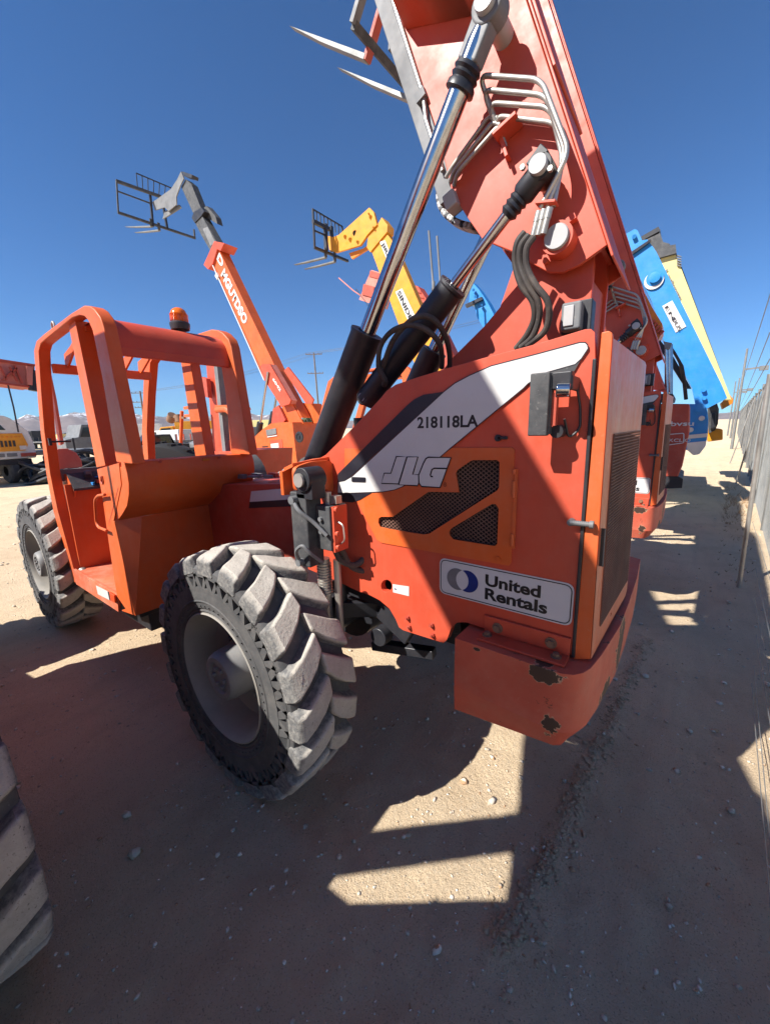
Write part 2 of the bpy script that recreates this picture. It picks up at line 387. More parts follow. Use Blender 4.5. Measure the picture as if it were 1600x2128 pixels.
BOOM_REF = 69.5
PIV = V(1.307, 0, 2.601)
def make_telehandler(label):
    T = thing('telehandler', label, 'telehandler', (0, 0, 0))
    # ---------- chassis
    m_ = MB()
    prof = [(-3.9, .62), (-3.9, 1.0), (-2.9, 1.15), (-1.1, 1.50), (.60, 1.62), (.60, 1.25), (.2, 1.10), (-1.2, .80), (-2.6, .62)]
    m_.plate([V(x, .70, z) for x, z in prof], (0, 1.0, 0))
    m_.build('chassis', ORD, T, bevel=.008)
    st = MB()
    st.plate(pp([(522, 1021), (614, 1013), (614, 1037), (519, 1043)], .694), (0, .005, 0)); st.build('white_stripe', WHT, T)
    MB().plate(pp([(519, 1043), (614, 1037), (614, 1052), (517, 1056)], .694), (0, .005, 0)).build('black_stripe', BLD, T)
    # deck clutter behind the cab
    rr = random.Random(5)
    for i in range(22):
        x = rr.uniform(-.95, .2); y = rr.uniform(.74, .95)
        MB().box((x, y, 1.525 + (x + 1.1) * .07 + .02), (rr.uniform(.02, .09), rr.uniform(.02, .06), rr.uniform(.01, .035))).build('deck_fitting', rr.choice((GRY, STE, ORD)), T, bevel=.003)
    # axles and underside
    m_ = MB()
    m_.cyl((0, .3, .66), (0, 2.1, .66), .11); m_.cone((0, .35, .66), (0, .62, .66), .19, .12)
    m_.cyl((0, 1.0, .66), (0, 1.4, .66), .22)
    m_.build('axle', BLK, T)
    MB().cyl((-3.19, .3, .66), (-3.19, 2.1, .66), .11).cyl((-3.19, 1.0, .66), (-3.19, 1.4, .66), .2).build('axle', BLK, T)
    m_ = MB()
    m_.bar((.1, .72, .86), (1.0, .78, .92), .10, .07); m_.bar((.12, .9, .80), (1.05, .95, .80), .07, .07)
    m_.bar((.35, .55, .92), (.75, 1.05, .84), .05, .09); m_.bar((.3, .62, 1.02), (.82, .62, 1.0), .05, .05)
    m_.bar((.62, .60, .98), (.80, .60, .88), .05, .12); m_.box((.9, 1.2, .85), (1.1, .7, .22)); m_.cyl((.35, .58, .88), (.35, .58, 1.08), .028)
    m_.bar((.5, .66, .70), (.86, .72, .74), .06, .05); m_.cyl((.62, .55, .83), (.62, .62, .83), .05)
    m_.build('underframe', BLK, T, bevel=.006)
    MB().bb((.45, .62, 1.06), (1.5, 1.6, 1.95)).build('engine', DRK, T)
    # ---------- side panel (big plate with white and black sweep)
    out = [(640, 966), (677, 945), (740, 882), (790, 828), (804, 811), (822, 799), (870, 783), (922, 767), (1000, 745), (1120, 713), (1215, 684), (1228, 683), (1236, 690),
           (1237, 745), (1228, 880), (1212, 1120), (1196, 1364), (1100, 1334), (1006, 1306), (969, 1294), (950, 1294), (938, 1304), (934, 1316), (929, 1330), (922, 1336), (912, 1334), (837, 1310), (829, 1304), (822, 1287), (809, 1265),
           (789, 1248), (768, 1237), (744, 1229), (711, 1213), (681, 1200), (657, 1190), (640, 1183)]
    v1 = [(792, 1074), (816, 1074), (890, 1022), (954, 1023), (947, 984), (950, 977), (976, 959), (983, 956), (1033, 956), (1038, 961), (1037, 1012), (1033, 1019), (892, 1109), (880, 1111), (812, 1100), (790, 1095), (786, 1086), (787, 1077)]
    v2 = [(1022, 1047), (1030, 1048), (1036, 1057), (1033, 1130), (1028, 1135), (942, 1121), (934, 1112), (933, 1105), (938, 1098)]
    big1 = [(782, 1070), (814, 1070), (888, 1016), (946, 1017), (940, 980), (980, 950), (1042, 952), (1043, 1020), (892, 1116), (782, 1100)]
    big2 = [(1024, 1040), (1042, 1052), (1039, 1142), (930, 1124), (928, 1098)]
    hole = [(803 + 11.5 * math.cos(a), 1218 + 13 * math.sin(a)) for a in np.linspace(0, 2 * math.pi, 17)[:-1]]
    bb_, = (MB().plate(pp(out, YP), (0, .035, 0), [pp(big1, YP), pp(big2, YP), pp(hole, YP)]),)
    panel = bb_.build('side_panel', ORG, T, ang=30, bevel=.003)
    # vent door with two meshed openings
    YD = YP - .005
    dpoly = [(716, 932), (1064, 930), (1069, 935), (1062, 1170), (1057, 1176), (792, 1128), (783, 1122), (752, 1062), (733, 1026), (716, 990)]
    door = MB().plate(pp(dpoly, YD), (0, .0045, 0), [pp(v1, YD), pp(v2, YD)]).build('vent_door', ORV, T, ang=30)
    # expanded metal mesh behind the openings
    Yh = YP + .012
    for name, poly in (('mesh_screen', v1), ('mesh_screen', v2)):
        P3 = pp(poly, Yh); xs = [p.x for p in P3]; zs = [p.z for p in P3]
        def inside(x, z, P3=P3):
            c = False; j = len(P3) - 1
            for i in range(len(P3)):
                if ((P3[i].z > z) != (P3[j].z > z)) and (x < (P3[j].x - P3[i].x) * (z - P3[i].z) / (P3[j].z - P3[i].z) + P3[i].x): c = not c
                j = i
            return c
        g = MB(); cw, chh = .0215, .0165; row = 0; z = min(zs)
        while z < max(zs) + chh:
            x = min(xs) - cw + (cw / 2 if row % 2 else 0)
            while x < max(xs) + cw:
                # half hexagon: three strands per cell
                a = (x - cw / 2, z); b_ = (x - cw * .12, z + chh * .5); c_ = (x + cw * .12, z + chh * .5); d_ = (x + cw / 2, z)
                for (p, q) in ((a, b_), (b_, c_), (c_, d_)):
                    mx, mz = (p[0] + q[0]) / 2, (p[1] + q[1]) / 2
                    if inside(mx, mz):
                        g.bar((p[0], Yh, p[1]), (q[0], Yh + .003, q[1]), .0034, .0022, up=(0, 1, 0))
                e_ = (x - cw / 2, z - chh * 0.0)
                x += cw
            z += chh / 2; row += 1
        g.build(name, MSH, door, smooth=False, merge=False)
    # hinge of the vent door
    h = MB(); a = at(1071, 972, Y=YD - .006); b_ = at(1065, 1142, Y=YD - .006)
    h.bar(at(1073, 975, Y=YD - .003), at(1066, 1140, Y=YD - .003), .012, .004, up=(0, 1, 0))
    for (y0, y1) in ((975, 985), (1000, 1034), (1110, 1134)): h.cyl(at(1066 + (1060 - y0) * .03, y0, Y=YD - .007), at(1066 + (1060 - y1) * .03, y1, Y=YD - .007), .006, 10)
    h.build('hinge', ORV, door)
    MB().cyl(at(1036, 1162, Y=YD), at(1036, 1162, Y=YD) + V(0, -.006, 0), .010, 12).build('latch', ORV, door)
    # livery
    YL = YD - .0012
    e = (0, -.0008, 0)
    white = [(702, 1002), (716, 999), (733, 989), (922, 814), (945, 796), (975, 780), (1020, 760), (1120, 734), (1205, 711), (1216, 711), (1221, 716), (1222, 724), (1208, 745), (1195, 757), (1135, 774), (1097, 797), (1087, 807), (935, 932), (914, 950), (880, 985), (837, 1011), (820, 1018), (796, 1022), (720, 1025), (702, 1024)]
    MB().plate(pp(white, YL), e).build('white_sweep', WHT, panel)
    MB().plate(pp([(921, 814), (880, 820), (862, 829), (846, 842), (702, 985), (702, 1001.5), (716, 998), (732, 988)], YL), e).build('black_sweep', BLD, panel)
    MB().plate(pp([(702, 1025), (720, 1026), (772, 1024.5), (748, 1039), (733, 1044), (715, 1043), (702, 1038)], YL), e).build('black_sweep', BLD, panel)
    MB().plate(pp([(1136, 775), (1196, 758), (1207, 747), (1194, 770), (1184, 777), (1160, 783), (1142, 784)], YL), e).build('grey_sweep', SEM, panel)
    MB().ribbon(pp(white, YL - .0012), .0035, (0, 1, 0), closed=True).build('white_sweep_outline', BLD, panel)
    # stock number
    o = at(867, 889, Y=YL - .001); q = at(994, 887.5, Y=YL - .001)
    text('218118LA', o, (1, 0, 0), (0, 0, 1), .0, BKP, 'stock_number', panel, bold=.012, width=(q - o).x).scale = (1, 1, 1)
    tn = [x for x in kids(panel) if x.name.startswith('stock_number')][0]
    me = tn.data; hgt = at(870, 866, Y=YL).z - at(870, 889, Y=YL).z
    zs = [v.co.z for v in me.vertices]
    for v in me.vertices: v.co.z = o.z + hgt * .5 + (v.co.z - o.z) * 1.0
    # (height was collapsed by size 0: rebuild with the right height)
    bpy.data.objects.remove(tn)
    text('218118LA', o, (1, 0, 0), (0, 0, 1), hgt, BKP, 'stock_number', panel, bold=.03, width=(q - o).x)
    # brand letters
    sc = lambda l: [(770 + x / 5, 920 + y / 5) for x, y in l]
    J = sc([(268, 143), (376, 147), (290, 428), (112, 422), (142, 316), (210, 318)])
    Lx = sc([(379, 147), (492, 147), (437, 330), (500, 332), (545, 215), (575, 165), (600, 150), (835, 155), (795, 268), (655, 265), (628, 300), (622, 345), (645, 350), (790, 275), (722, 466), (530, 455), (500, 415), (490, 447), (292, 436)])
    YB = YL - .0016
    JJ = J; LL = sc([(379, 147), (492, 147), (437, 330), (498, 332), (500, 420), (488, 447), (292, 436)])
    GG = sc([(600, 150), (835, 155), (722, 466), (530, 455), (502, 418), (500, 334), (548, 215), (575, 165)])
    MB().ribbon(pp(sc([(792, 268), (660, 265), (637, 280), (620, 335), (626, 350), (648, 352)]), YB - .0022), .0058, (0, 1, 0)).build('logo_stroke', BKP, door)
    for nm, pl in (('logo_letter', JJ), ('logo_letter', LL), ('logo_letter', GG)):
        a = MB().plate(pp(pl, YB), e).build(nm, WHT, door)
        MB().ribbon(pp(pl, YB - .0012), .0058, (0, 1, 0), closed=True).build('logo_outline', BKP, door)
    c0 = at(924.5, 1007, Y=YB)
    MB().ribbon([c0 + V(.0065 * math.cos(t_), 0, .0075 * math.sin(t_)) for t_ in np.linspace(0, 2 * math.pi, 19)[:-1]], .0018, (0, 1, 0), closed=True).build('registered_mark', BKP, door)
    text('R', c0 + V(-.003, 0, -.0035), (1, 0, 0), (0, 0, 1), .007, BKP, 'registered_mark', door)
    # dark slot sticker
    MB().plate(rounded(pp([(731, 991), (760, 992), (760, 1002), (731, 1001)], YL - .002), .006), (0, -.002, 0)).build('level_gauge', BLD, panel)
    # rental company sign
    x0, x1, z0, z1 = 1.013, 1.540, 1.198, 1.357
    Y1 = YP - .0015
    def rr_(a, b, c, d, r_, y): return rounded([V(a, y, c), V(b, y, c), V(b, y, d), V(a, y, d)], r_, 6)
    sg = MB().plate(rr_(x0, x1, z0, z1, .03, Y1), (0, -.0012, 0)).build('rental_sign', WHT, panel)
    MB().ribbon(rr_(x0 + .007, x1 - .007, z0 + .007, z1 - .007, .026, Y1 - .0022), .0036, (0, 1, 0), closed=True).build('sign_border', BKP, panel)
    cz = (z0 + z1) / 2 + .001; r0 = .047; cx0 = x0 + .083; cx1 = x0 + .125
    def arc(cx, cy, r_, a0, a1, n=18): return [V(cx + r_ * math.cos(t_), Y1 - .002, cy + r_ * math.sin(t_)) for t_ in np.linspace(a0, a1, n)]
    dx = (cx1 - cx0) / 2; al = math.acos(dx / r0)
    MB().plate(arc(cx0, cz, r0 * 1.0, al, 2 * math.pi - al) + arc(cx1, cz, r0, math.pi + al, math.pi - al)[1:-1], (0, -.0008, 0)).build('sign_crescent', GYP, panel)
    cb = cx1 + .004
    MB().plate([p + V(.004, 0, 0) for p in arc(cx1, cz, r0, math.pi - al, -math.pi + al)] + [p + V(.004, 0, 0) for p in arc(cx0, cz, r0, -al, al)[1:-1]], (0, -.0008, 0)).build('sign_crescent', NVY, panel)
    text('United', (x0 + .205, Y1 - .002, z0 + .083), (1, 0, 0), (0, 0, 1), .047, BKP, 'sign_lettering', panel, bold=.034, width=.212)
    text('Rentals', (x0 + .205, Y1 - .002, z0 + .026), (1, 0, 0), (0, 0, 1), .047, BKP, 'sign_lettering', panel, bold=.034, width=.238)
    # small paper tag beside the inspection hole
    tg = MB().plate(pp([(816, 1214), (850, 1219), (850, 1239), (817, 1231)], YP - .001), (0, -.001, 0)).build('inspection_tag', WHT, panel)
    text('Air', at(819, 1225, Y=YP - .0032), (1, 0, 0), (0, 0, 1), .008, NVY, 'tag_print', panel, bold=.02)
    # bolts on the lower lobe
    for (x, y) in ((848, 1283), (851, 1302), (898, 1298), (900, 1319)):
        p = at(x, y, Y=YP); MB().cyl(p, p + V(0, -.012, 0), .011, 6).cyl(p, p + V(0, -.02, 0), .006, 8).build('bolt', ORD, panel)
    # key-shaped latch
    k = MB(); p = at(1036, 910, Y=YP); k.cyl(p, p + V(0, -.012, 0), .012, 16); k.bar(p + V(0, -.008, 0), p + V(.036, -.008, .001), .011, .008, up=(0, 1, 0)); k.build('latch', BLK, panel, bevel=.002)
    # vertical hinge of the rear hood and its pull rod
    MB().bar(at(1236, 745, Y=YP - .004), at(1191, 1366, Y=YP - .004), .011, .012, up=(0, 1, 0)).build('hinge', BLK, T, bevel=.003)
    g = MB(); a = at(1184, 1086, Y=YP - .022); b_ = at(1225, 1090, Y=YP - .022); g.cyl(a, b_, .008, 12)
    for k in range(9): q = a.lerp(b_, .08 + k * .1); g.cyl(q, q + V(.003, 0, 0), .0095, 12)
    g.cyl(a + V(.002, 0, 0), a + V(.002, .024, 0), .012, 10); g.cyl(b_, b_ + V(.012, 0, 0), .013, 12); g.build('pull_rod', GRY, T)
    # ---------- rear hood (cap) with grille
    zt = at(1255, 690, Y=YP).z
    xh0, xh1 = 1.556, 1.587
    prof = [V(xh0, YP - .004, 1.078), V(xh0, YP - .004, zt), V(xh1 - .012, YP - .004, zt + .002), V(xh1 - .002, YP - .004, zt - .006), V(xh1, YP - .004, zt - .02), V(xh1 + .021, YP - .004, 1.098)]
    hood = MB()
    MB().plate(prof, (0, .02, 0)).build('hood_side', ORV, T, bevel=.003)
    # rear face: slightly bowed, with an opening for the grille
    def rear(u, z):   # u 0..1 across
        y = YP - .004 + u * .86; bow = .030 * min(1, u / .8) - .09 * (max(0, u - .82) / .18) ** 2
        return V(xh1 + .0005 + .021 * (zt - z) + bow, y, z)
    zt2 = lambda u: zt + .0 - .02 - (.06 * max(0, u - .8) if u > .8 else 0)
    us = [0, .05, .12, .30, .45, .60, .76, .86, .93, 1.0]; zz = [1.098, 1.18, 1.5, 1.86, 1.90, 2.0]
    gu0, gu1, gz0, gz1 = 2, 6, 1, 3
    vs = []; fs = []
    for u in us:
        col = zz + [zt2(u)]
        for z in col: vs.append(rear(u, z))
    nz = len(zz) + 1
    for i in range(len(us) - 1):
        for j in range(nz - 1):
            if gu0 <= i < gu1 and gz0 <= j < gz1: continue
            fs.append((i * nz + j, i * nz + j + 1, (i + 1) * nz + j + 1, (i + 1) * nz + j))
    hood.add(vs, fs)
    # top cover
    tv = [rear(u, zt2(u)) for u in us]; tb = [V(xh0, p.y, p.z + .006) for p in tv]
    for i in range(len(us) - 1): hood.quad(tv[i], tv[i + 1], tb[i + 1], tb[i])
    hood_o = hood.build('rear_hood', ORR, T, ang=50)
    MB().bb((xh0 - .004, YP + .03, 1.13), (xh1 - .045, YP + .72, 2.0)).build('hood_backing', DRK, T)
    g = MB()
    for k in range(46):
        u = .12 + (.76 - .12) * k / 45; g.bar(rear(u, 1.18) + V(.002, 0, 0), rear(u, 1.86) + V(.002, 0, 0), .003, .003)
    for k in range(62):
        z = 1.18 + .68 * k / 61
        for i in range(2, 6): g.bar(rear(us[i], z) + V(.003, 0, 0), rear(us[i + 1], z) + V(.003, 0, 0), .0035, .003)
    g.build('grille', GRL, hood_o, smooth=False, merge=False)
    MB().bar(rear(.03, 1.43) + V(.003, 0, 0), rear(.03, 1.56) + V(.003, 0, 0), .004, .02).build('hood_slot', BLK, hood_o)
    # ---------- counterweight
    zb, ztp = .765, 1.078
    pl = [V(1.145, .388, 0), V(1.50, .383, 0), V(1.545, .386, 0), V(1.578, .402, 0), V(1.600, .430, 0), V(1.616, .475, 0), V(1.631, .581, 0), V(1.643, .717, 0), V(1.655, .864, 0), V(1.658, 1.142, 0), V(1.655, 1.5, 0), V(1.64, 1.85, 0), V(1.45, 1.95, 0), V(1.145, 1.95, 0)]
    cwm = MB().plate([p + V(0, 0, zb + .085) for p in pl], (0, 0, ztp - zb - .085))
    pl2 = [V(min(p.x, 1.50 + (p.x - 1.50) * .62), p.y + (.03 if 1.49 < p.x and p.y < .42 else .05 if 1.5 < p.x < 1.62 and p.y < .5 else .008), zb) for p in pl]
    cwm.plate([p + V(0, 0, 0) for p in pl2], (0, 0, .05))
    # a sloped skirt joining the two
    k = len(pl)
    for i in range(k): cwm.quad(pl[i] + V(0, 0, zb + .085), pl[(i + 1) % k] + V(0, 0, zb + .085), pl2[(i + 1) % k], pl2[i])
    cw_o = cwm.build('counterweight', CWM, T, ang=40, bevel=.006)
    # angle bracket joining the panel to the counterweight
    a = MB(); A = at(1008, 1277, Y=YP - .004); B = at(1187, 1326, Y=YP - .004)
    a.bb((A.x, YP - .012, 1.090), (B.x, YP - .0025, A.z)); a.bb((A.x, YP - .080, 1.0785), (B.x, YP - .0026, 1.0895))
    br = a.build('angle_bracket', ORG, T, bevel=.003)
    for (x, y, Yy) in ((1034, 1305, YP - .012), (1145, 1336, YP - .012)):
        p = at(x, y, Y=Yy); MB().cyl(p, p + V(0, -.004, 0), .021, 18).cyl(p, p + V(0, -.016, 0), .014, 6).build('bolt', RST, br)
    for (x, y) in ((1012, 1320), (1155, 1365)):
        p = at(x, y, Z=1.0895); MB().cyl(p, p + V(0, 0, .003), .019, 18).cyl(p, p + V(0, 0, .014), .012, 6).build('bolt', RST, br)
    # ---------- folded work lamp on the panel
    d = .12
    A = at(1102, 776, Y=YP - d); B = at(1094, 906, Y=YP - d)
    lamp = MB(); lamp.bb((A.x, YP - d, B.z), (A.x + .058, YP - d + .030, A.z))
    lamp.bb((A.x + .052, YP - d + .012, B.z + .004), (A.x + .062, YP - d + .045, A.z - .004))
    lo = lamp.build('folded_work_lamp', SEM, T, bevel=.004)
    s = MB(); s.bb((A.x + .058, YP - .105, A.z - .052), (A.x + .115, YP - .06, A.z + .0)); s.bb((A.x + .108, YP - .10, A.z - .055), (A.x + .118, YP - .001, A.z - .012))
    s.build('bracket', BLK, lo, bevel=.006)
    s = MB(); s.cyl((A.x + .078, YP - .118, A.z - .052), (A.x + .115, YP - .112, A.z - .054), .017, 16); s.bb((A.x + .075, YP - .115, A.z - .075), (A.x + .112, YP - .085, A.z - .05)); s.build('chrome_latch', CHR, lo, bevel=.003)
    s = MB(); p = V(A.x + .075, YP - .075, B.z + .012); s.cyl(p, p + V(0, .06, 0), .02, 18); s.build('rubber_bumper', BLK, lo)
    s = MB(); s.tube(smoothpath([(A.x + .112, YP - .03, A.z - .03), (A.x + .125, YP - .012, A.z - .1), (A.x + .13, YP - .01, A.z - .17), (A.x + .10, YP - .02, A.z - .2), (A.x + .09, YP - .05, B.z + .05)], .02), .004, 8); s.build('cable', BLK, lo)
    MB().bb((A.x + .05, YP - .095, B.z + .03), (A.x + .075, YP - .07, A.z - .06)).build('hinge', ORD, lo)
    # ---------- stabiliser cylinder in front of the panel
    s = MB(); p0 = V(.66, .12, 1.685); s.bb((.575, .085, 1.365), (.668, .165, 1.665))
    so_ = s.build('stabiliser_body', SEM, T, bevel=.008)
    s = MB(); s.bb((.668, .13, 1.435), (.745, .225, 1.612)); s.build('valve_block', SEM, so_, bevel=.005)
    s = MB(); s.cyl((.66, .075, 1.715), (.66, .165, 1.715), .046, 24); s.bb((.615, .085, 1.64), (.705, .155, 1.715)); s.build('clevis', BLK, so_, bevel=.004)
    s = MB(); s.cyl((.66, .070, 1.715), (.66, .060, 1.715), .026, 20); s.build('pin', STE, so_)
    s = MB(); s.cyl((.632, .15, 1.37), (.632, .15, 1.05), .026, 18)
    for k in range(12): s.cyl((.632, .15, 1.35 - k * .012), (.632, .15, 1.345 - k * .012), .031, 16)
    s.build('spring_rod', STE, so_)
    s = MB(); s.cyl((.69, .17, 1.37), (.69, .17, 1.02), .016, 14); s.build('thin_rod', STE, so_)
    s = MB(); s.tube(smoothpath([(.615, .07, 1.63), (.65, .06, 1.60), (.69, .10, 1.55), (.735, .12, 1.50)], .02), .008, 8)
    s.cyl((.61, .085, 1.635), (.61, .06, 1.635), .016, 12); s.build('linkage', GRY, so_)
    s = MB(); s.tube(smoothpath([(.625, .075, 1.385), (.63, .045, 1.44), (.68, .045, 1.475), (.70, .06, 1.44), (.715, .11, 1.39)], .03), .007, 8); s.cyl((.625, .085, 1.385), (.625, .06, 1.385), .014, 12); s.build('linkage', GRY, so_)
    for (x, z) in ((.70, 1.56), (.70, 1.51)): MB().cyl((x, .13, z), (x, .118, z), .009, 10).build('bolt', GRY, so_)
    s = MB()
    for (x, z) in ((.757, 1.60), (.757, 1.505), (.757, 1.45)): s.cyl((x, .15, z), (x + .012, .15, z), .010, 10)
    s.bb((.745, .14, 1.43), (.756, .215, 1.61)); s.build('valve_plate', ORG, so_)
    s = MB(); s.cyl((.70, .17, 1.61), (.70, .17, 1.66), .014, 12); s.cyl((.72, .2, 1.61), (.72, .2, 1.64), .010, 8); s.box((.735, .18, 1.632), (.03, .03, .03)); s.build('valve_fittings', STE, so_)
    s = MB(); s.tube(smoothpath([(.70, .19, 1.43), (.72, .2, 1.37), (.76, .25, 1.34), (.78, .3, 1.38), (.76, .36, 1.42)], .04), .013, 10); s.tube(smoothpath([(.73, .2, 1.43), (.74, .24, 1.33), (.80, .32, 1.30), (.82, .42, 1.33)], .04), .012, 10)
    s.build('hose', HOS, so_)
    s = MB(); s.tube(smoothpath([(.758, .16, 1.55), (.785, .16, 1.54), (.79, .16, 1.48), (.76, .17, 1.46)], .015), .0035, 6); s.build('wire_loop', STE, so_)
    # its orange bracket standing out from the panel
    S0 = V(.575, .085, 1.365); S1 = V(.342, .272, 1.263)
    for o_ in [so_] + kids(so_):
        for v_ in o_.data.vertices:
            inward = V(0, .05, 0) if o_.name.startswith(('spring_rod', 'thin_rod')) else V(0, 0, 0)
            v_.co = S1 + (v_.co - S0) * 1.19 + inward
    br = MB(); XB = .405
    br.plate(rounded([V(XB, .262, 1.62), V(XB, .262, 1.735), V(XB, .36, 1.752), V(XB, .50, 1.748), V(XB, .50, 1.585), V(XB, .36, 1.655)], .03), (-.022, 0, 0))
    br.plate([V(XB - .022, .27, 1.735), V(XB - .022, .50, 1.748), V(XB - .14, .50, 1.735), V(XB - .10, .28, 1.71)], (0, 0, .016))
    br.plate([V(XB - .09, .262, 1.60), V(XB - .09, .262, 1.71), V(XB - .09, .36, 1.73), V(XB - .09, .50, 1.73), V(XB - .09, .50, 1.585)], (-.02, 0, 0))
    br.build('stabiliser_bracket', ORV, T, bevel=.004)
    # ---------- tower (two uprights that carry the boom)
    for k, Y in enumerate((1.005, 1.325)):
        tp = [V(1.42, Y, 1.5), V(1.42, Y, 2.52), V(1.40, Y, 2.72), V(1.33, Y, 2.80), V(1.22, Y, 2.80), V(1.12, Y, 2.66), V(1.035, Y, 2.43), V(.96, Y, 2.36), V(.79, Y, 2.235), V(.60, Y, 2.05), V(.50, Y, 1.5)]
        MB().plate(tp, (0, .028, 0)).build('tower_plate', ORG, T, bevel=.004)
    MB().plate([V(1.39, 1.034, 2.05), V(1.39, 1.325, 2.05), V(1.39, 1.325, 2.48), V(1.39, 1.034, 2.48)], (.015, 0, 0)).build('tower_crossplate', ORD, T)
    MB().bar((1.36, 1.034, 2.40), (1.37, 1.325, 2.45), .04, .05).build('tower_brace', ORD, T)
    # rear light box on the tower
    p = at(1192, 655, Y=.90)
    lb = MB(); lb.bb((p.x - .045, .885, p.z - .055), (p.x + .03, .94, p.z + .05)); lbo = lb.build('rear_lamp', GRY, T, bevel=.010)
    lb = MB(); lb.bb((p.x - .034, .879, p.z - .04), (p.x + .004, .886, p.z + .036)); lb.build('lens', LGT, lbo, bevel=.003)
    lb = MB(); lb.bb((p.x - .052, .93, p.z - .06), (p.x - .042 + .1, 1.004, p.z + .06)); lb.build('bracket', BLK, lbo, bevel=.004)
    # ---------- cab
    outer = [(154, 1212), (111, 1064), (96, 985), (84, 900), (74, 780), (70, 727), (75, 708), (90, 694), (148, 650), (174, 634), (186, 635), (195, 641), (207, 657), (214, 677), (240, 800), (275, 965)]
    inner = [(242, 961), (215, 800), (192, 687), (183, 666), (174, 656), (165, 654), (149, 660), (96, 703), (84, 714), (80, 730), (85, 812), (92, 897), (104, 985), (120, 1062), (160, 1209)]
    cabp = []
    f_ = MB()
    of = pp(outer, YC); inn = pp(inner, YC)
    hoop = of + inn
    f_.plate(hoop, (0, .075, 0)); hoop_l = f_.build('roll_frame', ORV, T, bevel=.008, ang=45)
    MB().plate([p + V(0, .80, 0) for p in hoop], (0, .075, 0)).build('roll_frame', ORV, T, bevel=.008, ang=45)
    # second inner frame line and the middle post
    MB().plate(pp([(141, 668), (155, 664), (219, 968), (201, 972)], YC + .03), (0, .10, 0)).build('door_post', ORV, T, bevel=.006)
    MB().plate([p + V(0, .72, 0) for p in pp([(141, 668), (155, 664), (219, 968), (201, 972)], YC + .03)], (0, .08, 0)).build('door_post', ORV, T, bevel=.006)
    # roof sheet and rear header, curved over the back
    XR = -.965
    prof = [(-1.45, 2.60), (-1.30, 2.605), (-1.18, 2.60), (-1.09, 2.585), (-1.03, 2.555), (-.99, 2.51), (-.97, 2.46), (-.96, 2.40)]
    g = MB(); vs = [];
    for (x, z) in prof: vs += [V(x, YC + .075, z), V(x, YC + .80, z)]
    for (x, z) in reversed(prof): vs += [V(x - .012, YC + .80, z - .012), V(x - .012, YC + .075, z - .012)]
    fs = [(2 * i, 2 * i + 1, 2 * i + 3, 2 * i + 2) for i in range(len(prof) * 2 - 1)]
    g.add(vs, fs); g.build('roof_sheet', ORG, T)
    MB().bb((-.995, YC + .075, 2.36), (-.958, YC + .80, 2.41)).build('rear_header', ORG, T, bevel=.004)
    # front roof bar and curved overhead bars
    fx = at(80, 745, Y=YC); ft = at(84, 712, Y=YC)
    MB().bb((fx.x - .02, YC + .075, fx.z - .10), (fx.x + .03, YC + .80, fx.z - .03)).build('front_header', ORV, T, bevel=.005)
    for k in range(5):
        y = YC + .16 + k * .135
        MB().plate([V(fx.x + .0, y, fx.z - .05), V(fx.x + .02, y, fx.z + .05), V(ft.x + .07, y, ft.z - .01), V(ft.x + .2, y, ft.z + .035), V(-1.42, y, 2.60), V(-1.42, y, 2.57), V(ft.x + .2, y, ft.z - .005), V(ft.x + .10, y, ft.z - .06), V(fx.x + .05, y, fx.z - .05)], (0, .018, 0)).build('roof_bar', ORV, T, bevel=.003)
    MB().bb((-1.48, YC + .075, 2.565), (-1.42, YC + .80, 2.60)).build('roof_crossbar', ORV, T, bevel=.004)
    # lower rear: window sill, bulge, chamfered box
    zs_, Xs = 1.72, -.935
    prof = [(-1.2, 1.33), (-1.10, 1.385), (-1.0, 1.45), (-.94, 1.53), (-.915, 1.60), (-.915, 1.665), (-.935, 1.725), (-.985, 1.735), (-.985, 1.70), (-1.2, 1.70)]
    g = MB().plate([V(x, YC, z) for x, z in prof], (0, .90, 0)); g.build('cab_back_bulge', ORV, T, ang=50, bevel=.004)
    for x_ in (332, 455): p = at(x_, 959 - (x_ - 332) * .07, X=-.92); MB().cyl(p, p + V(.008, 0, 0), .010, 12).build('bolt', ORD, T)
    MB().bb((-.925, .55, 1.70), (-.9165, .60, 1.712)).build('reflector_sticker', YOR, T)
    A = V(-1.2, YC, 1.33); B = V(-1.2, YC + .15, 1.33); Bt = V(-1.165, YC, .655)
    g = MB()
    yb = YC + .90
    pts = [B, V(-1.2, yb, 1.33), V(-1.165, yb, .655), Bt]
    g.add([A, B, V(-1.2, yb, 1.33), V(-1.165, yb, .655), Bt, V(-1.42, YC, 1.33), V(-1.42, YC, .62), V(-1.24, YC + .0, .62)], [(1, 2, 3, 4), (0, 1, 4)])
    g = MB().add([V(-1.255, YC + .001, 1.335), B, V(-1.2, yb, 1.33), V(-1.165, yb, .655), Bt], [(1, 2, 3, 4), (0, 1, 4)])
    g.plate([V(-1.165, YC, .655), V(-1.165, yb, .655), V(-1.42, yb, .62), V(-1.42, YC, .62)], (0, 0, -.008))
    g.build('cab_back_box', ORV, T, smooth=False)
    q = pp([(201, 975), (247, 962), (252, 1007), (236, 1083)], YC - .004) + [V(-1.255, YC - .004, 1.32), V(-1.168, YC - .004, .652), V(-1.30, YC - .004, .64)] + pp([(243, 1240), (226, 1130), (212, 1030)], YC - .004)
    MB().plate(q, (0, .012, 0)).build('cab_side_panel', ORV, T, bevel=.004)
    MB().ribbon(pp([(245, 1014), (236, 1050), (226, 1088), (227, 1093)], YC - .0055), .006, (0, 1, 0)).build('panel_seam', ORD, T)
    MB().tube(pp([(212, 990), (214, 1000), (213, 1006), (210, 1000), (210, 990), (212, 990)], YC - .008), .004, 6).build('door_catch', ORD, T)
